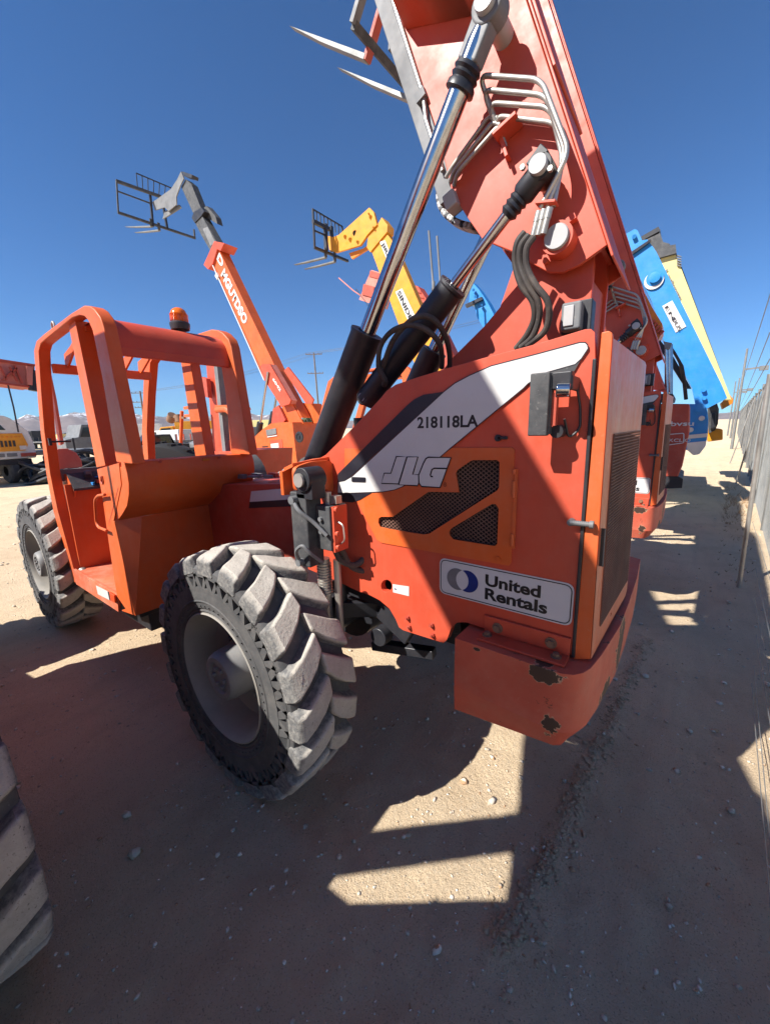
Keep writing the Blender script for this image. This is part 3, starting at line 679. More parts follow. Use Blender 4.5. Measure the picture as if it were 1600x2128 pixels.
    # sill and floor
    sq = pp([(149, 1181), (243, 1236), (246, 1272), (158, 1214)], YC - .002)
    MB().plate(sq, (0, .02, 0)).build('sill', ORT, T, bevel=.004)
    fl = at(149, 1181, Y=YC)
    g = MB().bb((-2.50, YC + .018, .70), (-1.2, YC + .86, .715)); g.build('cab_floor', ORT, T)
    g = MB().plate([V(-2.45, YC + .05, .71), V(-2.45, YC + .86, .71), V(-2.45, YC + .86, 1.48), V(-2.45, YC + .05, 1.48)], (-.02, 0, 0)); g.build('dash_bulkhead', ORV, T)
    g = MB().plate([V(-1.25, YC + .84, .715), V(-2.45, YC + .84, .715), V(-2.45, YC + .84, 1.45), V(-1.25, YC + .84, 1.60)], (0, .015, 0)); g.build('cab_inner_wall', ORD, T)
    dz = pp([(126, 985), (138, 985), (153, 1017), (154, 1040), (153, 1090), (149, 1104), (134, 1060)], YC + .10)
    MB().plate(dz, (0, .018, 0)).build('console_side', ORV, T, bevel=.004)
    g = MB(); a = at(138, 984, Y=YC + .1); b_ = at(153, 1016, Y=YC + .1); g.plate([a, b_, b_ + V(0, .55, 0), a + V(0, .55, 0)], (0, 0, -.02)); g.build('console_top', SEM, T)
    rr = random.Random(9)
    for k in range(18):
        p = a.lerp(b_, rr.uniform(.1, .95)) + V(0, rr.uniform(.04, .5), .015); MB().box(p, (rr.uniform(.02, .07), rr.uniform(.015, .05), rr.uniform(.012, .05))).build('console_fitting', rr.choice((GRY, LGT, ORD, BLK, BLU)), T, bevel=.003)
    g = MB(); p = at(130, 962, Y=YC + .15); g.plate([p + V(-.02, -.11 + .0, -.05), p + V(-.02, .14, -.05), p + V(-.02, .14, .02), p + V(-.02, .11, .09), p + V(-.02, .05, .13), p + V(-.02, -.02, .13), p + V(-.02, -.08, .09), p + V(-.02, -.11, .02)], (.05, 0, 0)); g.build('front_lamp_back', PNK, T, bevel=.008)
    g = MB().plate([V(-2.66, YC + .02, 1.50), V(-2.66, YC + .9, 1.50), V(-2.66, YC + .9, 1.60), V(-2.66, YC + .02, 1.60)], (.04, 0, 0)); g.build('windscreen_sill', GRY, T)
    # steering wheel and seat
    g = MB(); cs = V(-2.10, .52, 1.60); nx = V(.45, 0, .9).normalized(); xx = V(0, 1, 0); yy = nx.cross(xx)
    ring = [cs + xx * .19 * math.cos(t_) + yy * .19 * math.sin(t_) for t_ in np.linspace(0, 2 * math.pi, 29)]
    g.tube(ring, .012, 8); g.cyl(cs - nx * .25, cs, .025, 12); g.bar(cs - xx * .18, cs + xx * .18, .02, .012, up=nx); g.build('steering_wheel', BLK, T)
    g = MB(); g.bb((-1.75, .30, 1.12), (-1.35, .75, 1.26)); g.bb((-1.40, .32, 1.26), (-1.28, .73, 1.62)); g.bb((-1.7, .35, .72), (-1.4, .7, 1.12)); g.build('seat', BLK, T, bevel=.03)
    # grab handle
    hp = pp([(218, 1028), (203, 1030), (197, 1040), (200, 1085), (205, 1096), (222, 1103)], YC - .03)
    MB().tube(smoothpath(hp, .04), .010, 10).build('grab_handle', ORV, T)
    # warning plate and reflector on the sill
    MB().plate(pp([(200, 1217), (224, 1229), (228, 1247), (204, 1235)], YC - .004), (0, -.002, 0)).build('warning_plate', WHT, T)
    MB().plate(pp([(224, 1229), (229, 1232), (234, 1250), (228, 1247)], YC - .004), (0, -.002, 0)).build('warning_plate_edge', BKP, T)
    MB().plate(pp([(231, 1230), (241, 1236), (243, 1252), (234, 1247)], YC - .006), (0, -.014, 0)).build('side_reflector', ORP, T, bevel=.004)
    # fuel step under the cab
    g = MB(); g.bb((-2.0, .16, .46), (-1.22, .46, .60)); g.bb((-2.15, .10, .60), (-1.2, .7, .68)); g.build('under_step', BLK, T, bevel=.01)
    MB().cyl((-2.45, .12, .70), (-2.28, .12, .62), .035, 14).build('tow_lamp', STE, T)
    # small mirror clamp on the front post
    g = MB(); p = at(104, 918, Y=YC); g.box(p, (.02, .02, .06)); g.cyl(p, p + V(.0, .14, .0), .008, 8); g.build('mirror_clamp', BLK, T)
    g = MB(); p = at(113, 690, Y=YC + .04); g.tube([p + V(.03 * math.cos(t_), 0, .035 + .035 * math.sin(t_)) for t_ in np.linspace(0, 2 * math.pi, 15)], .007, 8); g.build('lifting_eye', STE, T)
    # beacon
    bp_ = at(374, 672, Y=.62)
    bp_ = at(374, 676, Y=.62)
    g = MB().lathe(bp_, (0, 0, 1), [(-.03, .0), (-.03, .06), (.0, .066), (.012, .066), (.020, .058), (.020, 0)], 28); bo = g.build('beacon_base', BLK, T)
    g = MB().lathe(bp_, (0, 0, 1), [(.020, .0), (.020, .054), (.045, .057), (.075, .055), (.098, .045), (.112, .026), (.118, 0)], 28)
    for k in range(10): g.lathe(bp_ + V(0, 0, .024 + k * .005), (0, 0, 1), [(0, .056), (.0015, .059), (.003, .056)], 28)
    g.build('amber_dome', AMB, bo)
    MB().cyl(bp_ + V(0, 0, -.12), bp_ + V(0, 0, -.02), .02, 10).build('beacon_stalk', BLK, bo)
    # right-hand front fender/hood seen through the cab
    # ---------- wheels
    wh = wheel_parts(T, (0, 0, .655))
    wheel_copy(wh, T, (-3.19, -.05, .655), 0, .11)
    wheel_copy(wh, T, (0, 2.4, .655), math.pi, .2); wheel_copy(wh, T, (-3.19, 2.4, .655), math.pi, .05)
    # ---------- boom: own frame at the pivot, X' = towards its upper/rear side, Z' = along the boom
    boom = MB()
    side = [(-.10, .138), (4.9, .128), (4.9, -.32), (1.40, -.325), (.70, -.327), (.50, -.345), (.355, -.315), (.22, -.28), (.08, -.17), (-.01, -.116), (-.07, -.075), (-.10, -.03), (-.11, .04)]
    for Y in (.95, 1.36): boom.plate([V(v, Y, u) for u, v in side], (0, .02, 0))
    boom.bb((.10, .97, -.03), (.12, 1.36, 4.88)); boom.bb((-.31, .97, .55), (-.295, 1.36, 4.88))
    B_ = boom.build('boom', ORG, T, bevel=.004, ang=35)
    g = MB(); g.bb((.1385, .94, -.15), (.148, 1.46, 4.85)); g.build('top_flange', ORG, B_, bevel=.003)
    g = MB(); g.bb((.1485, .965, .62), (.160, 1.44, 4.8)); g.build('wear_strip', ORG, B_, bevel=.003)
    # gusset on the boom side (casts the dark band)
    g = MB(); g.plate([V(-.318, .949, 1.258), V(-.05, .949, 1.03), V(-.05, .83, 1.06), V(-.30, .83, 1.29)], (.0, 0, .02)); g.plate([V(-.05, .949, 1.03), V(.06, .949, 1.0), V(.06, .83, 1.05), V(-.05, .83, 1.06)], (0, 0, .02)); g.build('side_gusset', ORG, B_, bevel=.003)
    # steel runner beam along the underside with its pipe
    g = MB(); g.bb((-.415, .955, .49), (-.330, 1.10, 4.6)); g.build('runner_beam', GRY, B_, bevel=.004)
    g = MB(); g.tube([(-.330, .94, 4.6), (-.330, .94, .95), (-.352, .94, .85), (-.352, .94, .60)], .010, 10); g.build('runner_pipe', STE, B_)
    g = MB(); g.bb((-.365, .922, .93), (-.315, .955, .97)); g.build('pipe_clamp', GRY, B_)
    g = MB(); g.bb((-.385, .915, .42), (-.325, .99, .49)); g.build('beam_end', LGT, B_, bevel=.008)
    a_ = R(BOOM_REF); U_ = V(-math.cos(a_), 0, math.sin(a_)); V_ = V(math.sin(a_), 0, math.cos(a_))
    chain = spline([(lambda q: V(q.dot(V_), 1.12, q.dot(U_)))(at(x, y, Y=1.12) - PIV) for x, y in ((918, 408), (920, 428), (932, 449), (950, 463), (974, 472), (1010, 478))], 4)
    for k, p in enumerate(chain):
        t_ = (chain[min(k + 1, len(chain) - 1)] - chain[max(k - 1, 0)]).normalized()
        MB().box(p, (.030, .07, .028), (V(t_.z, 0, -t_.x), V(0, 1, 0), t_)).cyl(p + V(0, -.036, 0), p + V(0, -.046, 0), .011, 10).build('chain_link', LGT if k % 3 else BLK, B_, bevel=.004)
    # pins
    def pin(u, v, r_, y0, y1, nm='pin', mt=LGT): return MB().lathe(V(v, y0, u), (0, 1, 0), [(0, 0), (0, r_ * .92), (.006, r_), (y1 - y0, r_)], 28).build(nm, mt, B_)
    pin(.0, .0, .046, .858, .95); MB().lathe(V(0, .872, 0), (0, 1, 0), [(0, .046), (0, .058), (.078, .058)], 28).build('pin_collar', ORG, B_)
    MB().box((.05, .925, .05), (.05, .035, .02)).build('pin_keeper', ORG, B_); MB().cyl((-.07, .95, -.03), (-.07, .92, -.03), .012, 8).build('bolt', ORG, B_)
    pin(.235, .024, .034, .782, .95); pin(.852, .029, .040, .755, .95)
    # hydraulic pipes over the boom side
    def bpipe(pts, nm='hydraulic_pipe'): return MB().tube(smoothpath(pts, .045, 6), .0095, 12).build(nm, STE, B_)
    AA = [(.728, -.078), (.682, -.083), (.632, -.080), (.581, -.075)]; BB = [(.523, .109), (.473, .108), (.436, .108), (.384, .106)]
    for k in range(4):
        (uA, vA), (uB, vB) = AA[k], BB[k]; yo = .85 + k * .014
        pts = [(vA - .005, .93, uA - .20 + .03 * k), (vA, yo, uA), (vB, yo, uB)]
        pts += [(.121 - .013 * k, yo, .232 + .006 * k), (-.020 + .020 * k, yo - .006 * k, .125 - .010 * k)] if k < 3 else [(.118, yo + .01, .30)]
        bpipe(pts)
    for k in range(3):
        bpipe([(-.345 + .012 * k, .935, .56 - .028 * k), (-.30 + .01 * k, .925 - .012 * k, .57 - .028 * k), (-.10 + .01 * k, .915 - .012 * k, .615 - .04 * k), (-.07, .90, .57 - .03 * k)])
    g = MB(); g.box((0.005, .855, .125), (.010, .05, .075), (V(.55, 0, .83).normalized(), V(0, 1, 0), V(.83, 0, -.55).normalized())); g.build('pipe_bracket', ORG, B_, bevel=.002)
    g = MB(); g.bb((-.10, .86, .50), (.0, .949, .515)); g.bb((-.09, .90, .42), (-.075, .949, .60)); g.build('pipe_bracket', ORG, B_, bevel=.003)
    # ferrules and hoses that drop from the pipes behind the panel
    for k in range(3):
        a = V(-.026 + .019 * k, .848 - .006 * k, .115 - .010 * k); d_ = V(-.55, .0, -.83).normalized()
        MB().cyl(a, a + d_ * .035, .014, 12).cyl(a + d_ * .03, a + d_ * .085, .0125, 12).build('hose_ferrule', STE, B_)
    # head, carriage and forks (seen on the neighbour)
    MB().bb((-.22, 1.02, 4.9), (.09, 1.38, 5.35)).build('inner_boom', GRY, B_, bevel=.006)
    T['boom'] = B_.name
    # ---------- lift cylinders and slave cylinders (left and right)
    cyls = []
    for Y in (.815, 1.50):
        a = at(663, 945, Y=.80); pa = (a.x, Y, a.z)
        low = at(655, 965, Y=.80)
        bl = (at(765, 693, Y=.80) - at(655, 965, Y=.80)).length
        c = MB().lathe((0, 0, 0), (0, 0, 1), [(-.45, 0), (-.45, .084), (bl - .02, .084), (bl - .012, .088), (bl, .088), (bl, .05)], 36).build('lift_cylinder', BLK, T, ang=30)
        r_ = MB().lathe((0, 0, 0), (0, 0, 1), [(0.06, .0), (.06, .038), (.10, .043), (2.2, .043)], 36).build('lift_rod', CHR, T, ang=30)
        ey = MB(); ey.bb((-.045, -.035, .03), (.045, .035, .155)); ey.lathe((0, 0, .0), (0, 1, 0), [(-.04, 0), (-.04, .062), (.04, .062), (.04, 0)], 24)
        eo = ey.build('rod_eye', GRY, r_, bevel=.01)
        ru = MB().lathe((0, 0, 0), (0, 0, 1), [(.155, .0), (.155, .05), (.17, .056), (.18, .048), (.192, .056), (.204, .048), (.216, .058), (.235, .06), (.24, .04)], 28).build('rubber_boot', BLK, r_)
        cyls.append((c, r_, tuple(low)[0], Y, low.z, .852, .029, bl))
        low2 = at(764, 826, Y=.83); top2 = at(950, 603, Y=.83); bl2 = (top2 - low2).length
        c = MB().lathe((0, 0, 0), (0, 0, 1), [(-.02, 0), (-.02, .062), (bl2 - .02, .062), (bl2 - .012, .068), (bl2, .068), (bl2, .03)], 36).build('slave_cylinder', BLK, T, ang=30)
        e2 = MB(); e2.lathe((0, 0, 0), (0, 1, 0), [(-.055, 0), (-.055, .034), (-.045, .042), (.045, .042), (.05, 0)], 24); e2.build('barrel_eye', SEM, c)
        e3 = MB(); e3.lathe((0, -.0555, 0), (0, 1, 0), [(0, .0), (0, .022), (-.004, .022), (-.004, 0)], 20); e3.build('eye_washer', LGT, c)
        r_ = MB().lathe((0, 0, 0), (0, 0, 1), [(.05, .0), (.05, .0235), (1.0, .0235)], 30).build('slave_rod', CHR, T, ang=30)
        ey = MB(); ey.lathe((0, 0, 0), (0, 0, 1), [(-.03, 0), (-.03, .042), (.085, .045), (.10, .036), (.105, 0)], 28); ey.lathe((0, 0, .0), (0, 1, 0), [(-.03, 0), (-.03, .046), (.06, .046), (.06, 0)], 24)
        ey.bb((.01, -.03, -.05), (.055, .06, .02)); eo = ey.build('rod_eye', BLK, r_, bevel=.004)
        g = MB(); g.cyl((-.052, -.035, -.015), (-.052, -.05, -.015), .010, 6); g.cyl((.045, -.035, .035), (.045, -.05, .035), .010, 6); g.build('grease_fitting', STE, r_)
        ru = MB().lathe((0, 0, 0), (0, 0, 1), [(.10, .034), (.112, .040), (.122, .032), (.134, .039), (.145, .031), (.157, .037), (.168, .028), (.175, .022)], 24).build('rubber_boot', BLK, r_)
        cyls.append((c, r_, low2.x, Y + .02, low2.z, .235, .024, bl2))
    T['cyl'] = 1
    # hose loops at the slave cylinder, and the thick hoses below the boom pivot
    def hose(pl, Ys, r_=.0125, nm='hydraulic_hose'):
        pts = [at(x, y, Y=yy) for (x, y), yy in zip(pl, Ys)]
        return MB().tube(spline(pts, 7), r_, 10).build(nm, HOS, T)
    hose([(786, 762), (790, 722), (812, 690), (850, 675), (886, 685), (912, 712), (918, 740), (918, 764)], [.74, .72, .70, .70, .72, .78, .84, .88])
    hose([(796, 762), (815, 710), (850, 668), (880, 656), (906, 668), (926, 700), (934, 735), (934, 764)], [.76, .72, .70, .70, .73, .80, .86, .90])
    hose([(786, 762), (792, 775), (800, 790), (798, 800)], [.74, .75, .77, .79], .014)
    for pl, Y0 in (([(1090, 482), (1074, 505), (1070, 545), (1082, 590), (1106, 625), (1110, 660), (1095, 695), (1072, 724)], .83),
                   ([(1099, 488), (1082, 512), (1081, 550), (1097, 592), (1118, 625), (1120, 662), (1106, 700), (1082, 722)], .815),
                   ([(1109, 492), (1094, 516), (1095, 555), (1113, 592), (1136, 622), (1141, 655), (1130, 690), (1095, 718)], .80)):
        hose(pl, [Y0, Y0 - .01, Y0, Y0, Y0 + .01, Y0 + .03, Y0 + .05, Y0 + .08], .0125)
    return T, cyls

def pose(T, cyls, deg, names=None):
    a = R(deg); get = (lambda o: names[o.name]) if names else (lambda o: o)
    B_ = get(bpy.data.objects[T['boom']]) if names else bpy.data.objects[T['boom']]
    B_.location = PIV; B_.rotation_euler = (0, -(math.pi / 2 - a), 0)
    U = V(-math.cos(a), 0, math.sin(a)); Vv = V(math.sin(a), 0, math.cos(a))
    for (c, r_, lx, Y, lz, u, v, bl) in cyls:
        c = get(c); r_ = get(r_)
        A = V(lx, Y, lz); P = PIV + U * u + Vv * v; P.y = Y
        d = P - A; L = d.length; d.normalize()
        phi = math.atan2(d.x, d.z)
        c.location = A; c.rotation_euler = (0, phi, 0)
        r_.location = P; r_.rotation_euler = (0, phi + math.pi, 0)
        need = L - bl + .1
        full = 1.0 if c.name.startswith('lift') else .85
        # slide only: rod long enough for the longest stroke
        r_['stroke'] = need
T1, cyls = make_telehandler('orange telehandler in the foreground with its boom raised and a white stock number sweep')
BD = 69.5
pose(T1, cyls, BD)
# ------------------------------------------------------------------ its two neighbours in the row
T0, n0 = dup(T1, (-.11, -3.2, 0)); pose(T1, cyls, 57, n0)
for o in kids(T0):
    if o.name.startswith('wheel') and o.location.y > 2 and o.location.x > -1: o.location.x -= .12
for o in list(kids(T0)):        # right lift ram raised, slave ram dropped to shape the shadow on the ground
    if o.name.startswith('slave') and o.location.y > 1.2:
        for q_ in list(kids(o)): bpy.data.objects.remove(q_)
        bpy.data.objects.remove(o)
    elif o.name.startswith('lift') and o.location.y > 1.2: o.location.z += .13
T0['label'] = 'telehandler beside the camera, only its dusty black tyre shows at the lower left edge'
T2, n2 = dup(T1, (0, 3.2, 0)); pose(T1, cyls, 70, n2)
T2['label'] = 'orange telehandler directly behind the foreground one, its rear hood and boom tail showing'
for t_ in (T1, T0, T2): t_['group'] = 'orange telehandlers parked in a row along the fence'
g = MB().plate([V(.41, 1.46, 1.05), V(1.55, 1.46, 1.05), V(1.55, 1.46, 2.08), V(1.02, 1.46, 2.06), V(.71, 1.46, 1.73), V(.41, 1.46, 1.34)], (0, .46, 0)); g.build('right_shade_block', ORG, T0, bevel=.01)  # added unseen block, its slope cut to bound the sunlit ground patch
g = MB().plate([V(-2.4, 1.80, .80), V(-2.4, 1.80, 1.55), V(-1.45, 1.80, 1.62), V(-1.02, 1.80, 2.28), V(-.62, 1.80, 2.32), V(-.31, 1.80, 1.82), V(.11, 1.80, 1.60), V(.30, 1.80, 1.42), V(-.6, 1.80, 1.34), V(-.7, 1.80, .80)], (0, .50, 0)); g.build('side_shade_block', ORG, T0, bevel=.01)  # unseen block added to shade the near tyre and the ground
g = MB().plate([V(-1.62, 2.28, 2.86), V(-.43, 2.28, 2.80), V(-.43, 2.28, 3.50), V(-1.62, 2.28, 3.50)], (0, .03, 0)); g.build('shade_panel', ORG, T0)  # out-of-view panel added only to shade the next machine's chassis
for x_ in (-1.55, -.55): MB().cyl((x_, 2.26, 1.6), (x_, 2.26, 3.5), .018, 10).build('shade_panel_post', BLK, T0)  # thin props invented to hold up the shading panel
g = MB().plate([V(.71, 1.6, 1.98), V(-.04, 1.6, 3.1), V(.45, 1.6, 3.3), V(1.2, 1.6, 2.2)], (0, .05, 0)); g.build('boom_shadow_plate', ORG, T0)  # unseen plate added to widen the boom's shadow on the ground
# forks and carriage of the second neighbour, high above
def carriage_m2():
    Y0 = 3.62; P0 = at(735, 50, Y=Y0)
    P1 = at(835, 138, X=P0.x)
    up = (at(752, -8, Y=Y0) - P0).normalized()
    fwd = V(-.8, 0, .6)
    g = MB(); g.bar(P0, P0 + V(0, 2.3, 0), .07, .09, up=up); fr = g.build('carriage_frame', SEM, T2)
    g = MB(); g.bar(P0, P0 + up * .95, .06, .10, up=(0, 1, 0)); g.build('carriage_upright', GRY, fr)
    g = MB(); g.bar(P0 + V(0, 2.3, 0), P0 + V(0, 2.3, 0) + up * .95, .06, .10, up=(0, 1, 0)); g.build('carriage_upright', GRY, fr)
    g = MB(); g.bar(P0 + up * .95, P0 + up * .95 + V(0, 2.3, 0), .07, .09, up=up); g.build('carriage_bar', SEM, fr)
    for (heel, tip) in (((765, 116), (607, 58)), ((880, 212), (705, 143))):
        Yk = 3.95 if heel[0] < 800 else 4.62
        H = at(*heel, Y=Yk); Tp = at(*tip, Y=Yk); d = (Tp - H); L = d.length; dn = d.normalized(); nn = V(dn.z, 0, -dn.x)
        if nn.z > 0: nn = -nn
        g = MB(); w_ = .12
        pr = [H - nn * .0, H + dn * (L * .55) , Tp, H + dn * (L * .55) + nn * .045, H + nn * .06]
        g.plate([p - V(0, w_ / 2, 0) for p in pr], (0, w_, 0)); g.build('fork', GAL, T2, bevel=.004)
        sh = (at(795, 12, Y=3.95) - at(765, 116, Y=3.95)).normalized()
        g = MB(); g.bar(H + sh * -.05, H + sh * .75, .05, .11, up=(0, 1, 0)); g.build('fork_shank', ORD, T2)
    B2 = n2[T1['boom']]
    tip = PIV + V(0, 3.2, 0) + V(-math.cos(R(70)), 0, math.sin(R(70))) * 5.2
    g = MB(); g.plate([V(tip.x + .1, 4.25, tip.z + .1), V(tip.x - .15, 4.25, tip.z - .4), V(P0.x + .05, 4.25, P0.z + .1), V(P0.x + .1, 4.25, P0.z + .9)], (0, .3, 0)); g.build('boom_head', GRY, T2)
    for o in kids(T2):
        if o.name.split('.')[0] in ('carriage_frame', 'fork', 'fork_shank', 'boom_head'): o.location = o.location - Vector((0, 3.2, 0))
carriage_m2()

# ------------------------------------------------------------------ ground: one sheet to the horizon, dense near the machines
def vnoise(x, y, seed=0):
    xi = np.floor(x).astype(np.int64); yi = np.floor(y).astype(np.int64); xf = x - xi; yf = y - yi
    def h(a, b):
        n = (a * 374761393 + b * 668265263 + seed * 1442695041) & 0xffffffff
        n = ((n ^ (n >> 13)) * 1274126177) & 0xffffffff
        return ((n ^ (n >> 16)) & 0xffff) / 65535.0
    u = xf * xf * (3 - 2 * xf); v = yf * yf * (3 - 2 * yf)
    return (h(xi, yi) * (1 - u) + h(xi + 1, yi) * u) * (1 - v) + (h(xi, yi + 1) * (1 - u) + h(xi + 1, yi + 1) * u) * v
def fbm(x, y, oct=4, seed=0):
    s_ = 0; a = .5
    for k in range(oct): s_ = s_ + a * (vnoise(x, y, seed + k) - .5); x = x * 2.03 + 7; y = y * 2.03 + 3; a *= .5
    return s_
BERM = np.array([tuple(at(x, y, Z=0))[:2] for x, y in ((1030, 1990), (1095, 1860), (1145, 1775), (1190, 1675), (1230, 1575), (1270, 1510), (1295, 1435), (1320, 1390), (1345, 1330))])
def berm_d(x, y):
    best = np.full(x.shape, 9.0)
    for (a, b) in zip(BERM[:-1], BERM[1:]):
        d = b - a; t = np.clip(((x - a[0]) * d[0] + (y - a[1]) * d[1]) / (d @ d), 0, 1)
        best = np.minimum(best, np.hypot(x - a[0] - t * d[0], y - a[1] - t * d[1]))
    return best
def gheight(x, y):
    r = np.hypot(x - 1.2, y - 1)
    near = np.exp(-(r / 14.0) ** 2)
    z = fbm(x * .5, y * .5, 3, 1) * .05 + fbm(x * 3, y * 3, 4, 5) * .018 + near * (fbm(x * 11, y * 11, 3, 9) * .020 + fbm(x * 2.5, y * .8, 3, 31) * .03)
    d = berm_d(x + .04 * fbm(x * 5, y * 5, 2, 3), y)
    lump = .35 + 1.1 * np.clip(fbm(x * 16, y * 16, 3, 21) + .35, 0, 1)
    z += .018 * np.exp(-(d / .045) ** 2) * lump + .008 * np.exp(-(d / .16) ** 2)
    # soft tyre tracks along the row
    for xc in (2.05, 2.55): z -= .012 * np.exp(-((x - xc - .05 * np.sin(y * .4)) / .16) ** 2) * (1 - .4 * np.sin(y * 30) ** 2)
    z -= .0
    flat = np.minimum(1, r / 3 + .5)
    return z * np.clip(.4 + flat, 0, 1)
n = 800; t = np.linspace(-1, 1, n); k = 10.0; g1 = np.sinh(t * k) / np.sinh(k) * 9000
xs = g1 + 1.4; ys = g1 + 1.0
XX, YY = np.meshgrid(xs, ys, indexing='ij'); ZZ = gheight(XX, YY); far = np.clip((np.hypot(XX, YY) - 40) / 60, 0, 1); ZZ = ZZ * (1 - far)
def gz(x, y):
    u = (np.arcsinh((np.asarray(x) - 1.4) * np.sinh(10.0) / 9000) / 10.0 + 1) * (800 - 1) / 2; v = (np.arcsinh((np.asarray(y) - 1.0) * np.sinh(10.0) / 9000) / 10.0 + 1) * (800 - 1) / 2
    i0 = np.floor(u).astype(int); j0 = np.floor(v).astype(int); a = u - i0; b = v - j0
    return (ZZ[i0, j0] * (1 - a) + ZZ[i0 + 1, j0] * a) * (1 - b) + (ZZ[i0, j0 + 1] * (1 - a) + ZZ[i0 + 1, j0 + 1] * a) * b
vs = np.stack([XX, YY, ZZ], -1).reshape(-1, 3)
i = np.arange(n * n).reshape(n, n); q = np.stack([i[:-1, :-1], i[1:, :-1], i[1:, 1:], i[:-1, 1:]], -1).reshape(-1, 4)
me = bpy.data.meshes.new('ground'); me.vertices.add(len(vs)); me.vertices.foreach_set('co', vs.ravel()); me.loops.add(q.size); me.loops.foreach_set('vertex_index', q.ravel())
me.polygons.add(len(q)); me.polygons.foreach_set('loop_start', np.arange(0, q.size, 4)); me.polygons.foreach_set('loop_total', np.full(len(q), 4)); me.update(calc_edges=True)
me.polygons.foreach_set('use_smooth', np.ones(len(q), bool))
GM = bpy.data.materials.new('dusty sand and gravel'); t_, b_ = nodes(GM); vec = coords(t_)
c = mixc(t_, ramp(t_, noise(t_, .35, 6, .65, vec), .35, .7), (.77, .60, .40), (.66, .50, .32))
c = mixc(t_, mathn(t_, 'MULTIPLY', ramp(t_, noise(t_, 2.2, 7, .7, vec), .48, .72), .55), c, (.50, .36, .225))
c = mixc(t_, mathn(t_, 'MULTIPLY', ramp(t_, noise(t_, 60, 3, .6, vec), .52, .7), .5), c, (.68, .58, .44))
c = mixc(t_, mathn(t_, 'MULTIPLY', ramp(t_, noise(t_, 150, 2, .6, vec), .60, .66), .6), c, (.27, .19, .13))
wv = coords(t_, (3.5, .35, 1)); c = mixc(t_, mathn(t_, 'MULTIPLY', ramp(t_, noise(t_, 2, 5, .6, wv), .5, .75), .3), c, (.44, .35, .25))
t_.links.new(c, b_.inputs['Base Color']); b_.inputs['Roughness'].default_value = .95; b_.inputs['Specular IOR Level'].default_value = .15
hh = mathn(t_, 'ADD', noise(t_, 45, 6, .75, vec), mathn(t_, 'MULTIPLY', noise(t_, 220, 3, .7, vec), .5))
bump(t_, b_, hh, 1.0, .022)
me.materials.append(GM); go = bpy.data.objects.new('ground', me); S.collection.objects.link(go); go['kind'] = 'structure'

# loose gravel, clods and pebbles
def scatter(name, N, sampler, smin, smax, mat, seed):
    rs = np.random.RandomState(seed)
    base = np.array([(1, 0, 0), (-1, 0, 0), (0, 1, 0), (0, -1, 0), (0, 0, 1), (0, 0, -1), (.6, .6, .5), (-.6, .6, .5), (-.6, -.6, .5), (.6, -.6, .5)], float)
    # octahedron with a raised top ring
    F = [(0, 6, 9), (0, 2, 6), (2, 7, 6), (2, 1, 7), (1, 8, 7), (1, 3, 8), (3, 9, 8), (3, 0, 9), (6, 7, 4), (7, 8, 4), (8, 9, 4), (9, 6, 4), (0, 5, 2), (2, 5, 1), (1, 5, 3), (3, 5, 0)]
    F = np.array(F); P = sampler(rs, N); N = len(P)
    s_ = smin * (smax / smin) ** (rs.rand(N) ** 2.2)
    a = rs.rand(N) * 6.283; sx = s_ * (.7 + .8 * rs.rand(N)); sy = s_ * (.6 + .5 * rs.rand(N)); sz = s_ * (.35 + .5 * rs.rand(N))
    b = base[None] * (1 + .35 * (rs.rand(N, 10, 3) - .5)); b = b * np.stack([sx, sy, sz], -1)[:, None]
    x = b[..., 0] * np.cos(a)[:, None] - b[..., 1] * np.sin(a)[:, None]; y = b[..., 0] * np.sin(a)[:, None] + b[..., 1] * np.cos(a)[:, None]
    z = b[..., 2] + (gz(P[:, 0], P[:, 1]) + sz * .25)[:, None]
    vv = np.stack([x + P[:, :1], y + P[:, 1:2], z], -1).reshape(-1, 3)
    ff = (F[None] + (np.arange(N) * 10)[:, None, None]).reshape(-1, 3)
    me = bpy.data.meshes.new(name); me.vertices.add(len(vv)); me.vertices.foreach_set('co', vv.ravel()); me.loops.add(ff.size); me.loops.foreach_set('vertex_index', ff.ravel())
    me.polygons.add(len(ff)); me.polygons.foreach_set('loop_start', np.arange(0, ff.size, 3)); me.polygons.foreach_set('loop_total', np.full(len(ff), 3)); me.update(calc_edges=True)
    me.materials.append(mat); o = bpy.data.objects.new(name, me); S.collection.objects.link(o); o['kind'] = 'stuff'
    return o
STN = bpy.data.materials.new('mixed gravel'); t_, b_ = nodes(STN); vec = coords(t_)
vo = t_.nodes.new('ShaderNodeTexVoronoi'); vo.inputs['Scale'].default_value = 35; t_.links.new(vec, vo.inputs['Vector'])
sp = t_.nodes.new('ShaderNodeSeparateColor'); t_.links.new(vo.outputs['Color'], sp.inputs[0])
c = mixc(t_, sp.outputs[0], (.36, .29, .21), (.78, .69, .56)); c = mixc(t_, ramp(t_, sp.outputs[1], .8, .9), c, (.40, .24, .13)); t_.links.new(c, b_.inputs['Base Color']); b_.inputs['Roughness'].default_value = .9
def samp_near(rs, N):
    r = 6.0 * rs.rand(N) ** .9 + .35; a = rs.uniform(R(20), R(190), N)
    P = np.stack([1.7 + r * np.cos(a) * .9, -.9 + r * np.sin(a)], 1)
    m_ = fbm(P[:, 0] * 2, P[:, 1] * 2, 3, 40) + .25 > rs.rand(N) * .5
    return P[m_]
def samp_berm(rs, N):
    t = rs.rand(N) * (len(BERM) - 1.001); i = t.astype(int); f = (t - i)[:, None]; P = BERM[i] * (1 - f) + BERM[i + 1] * f
    return P + rs.normal(0, .030, (N, 2)) * (1 + 2.5 * (rs.rand(N, 1) > .85))
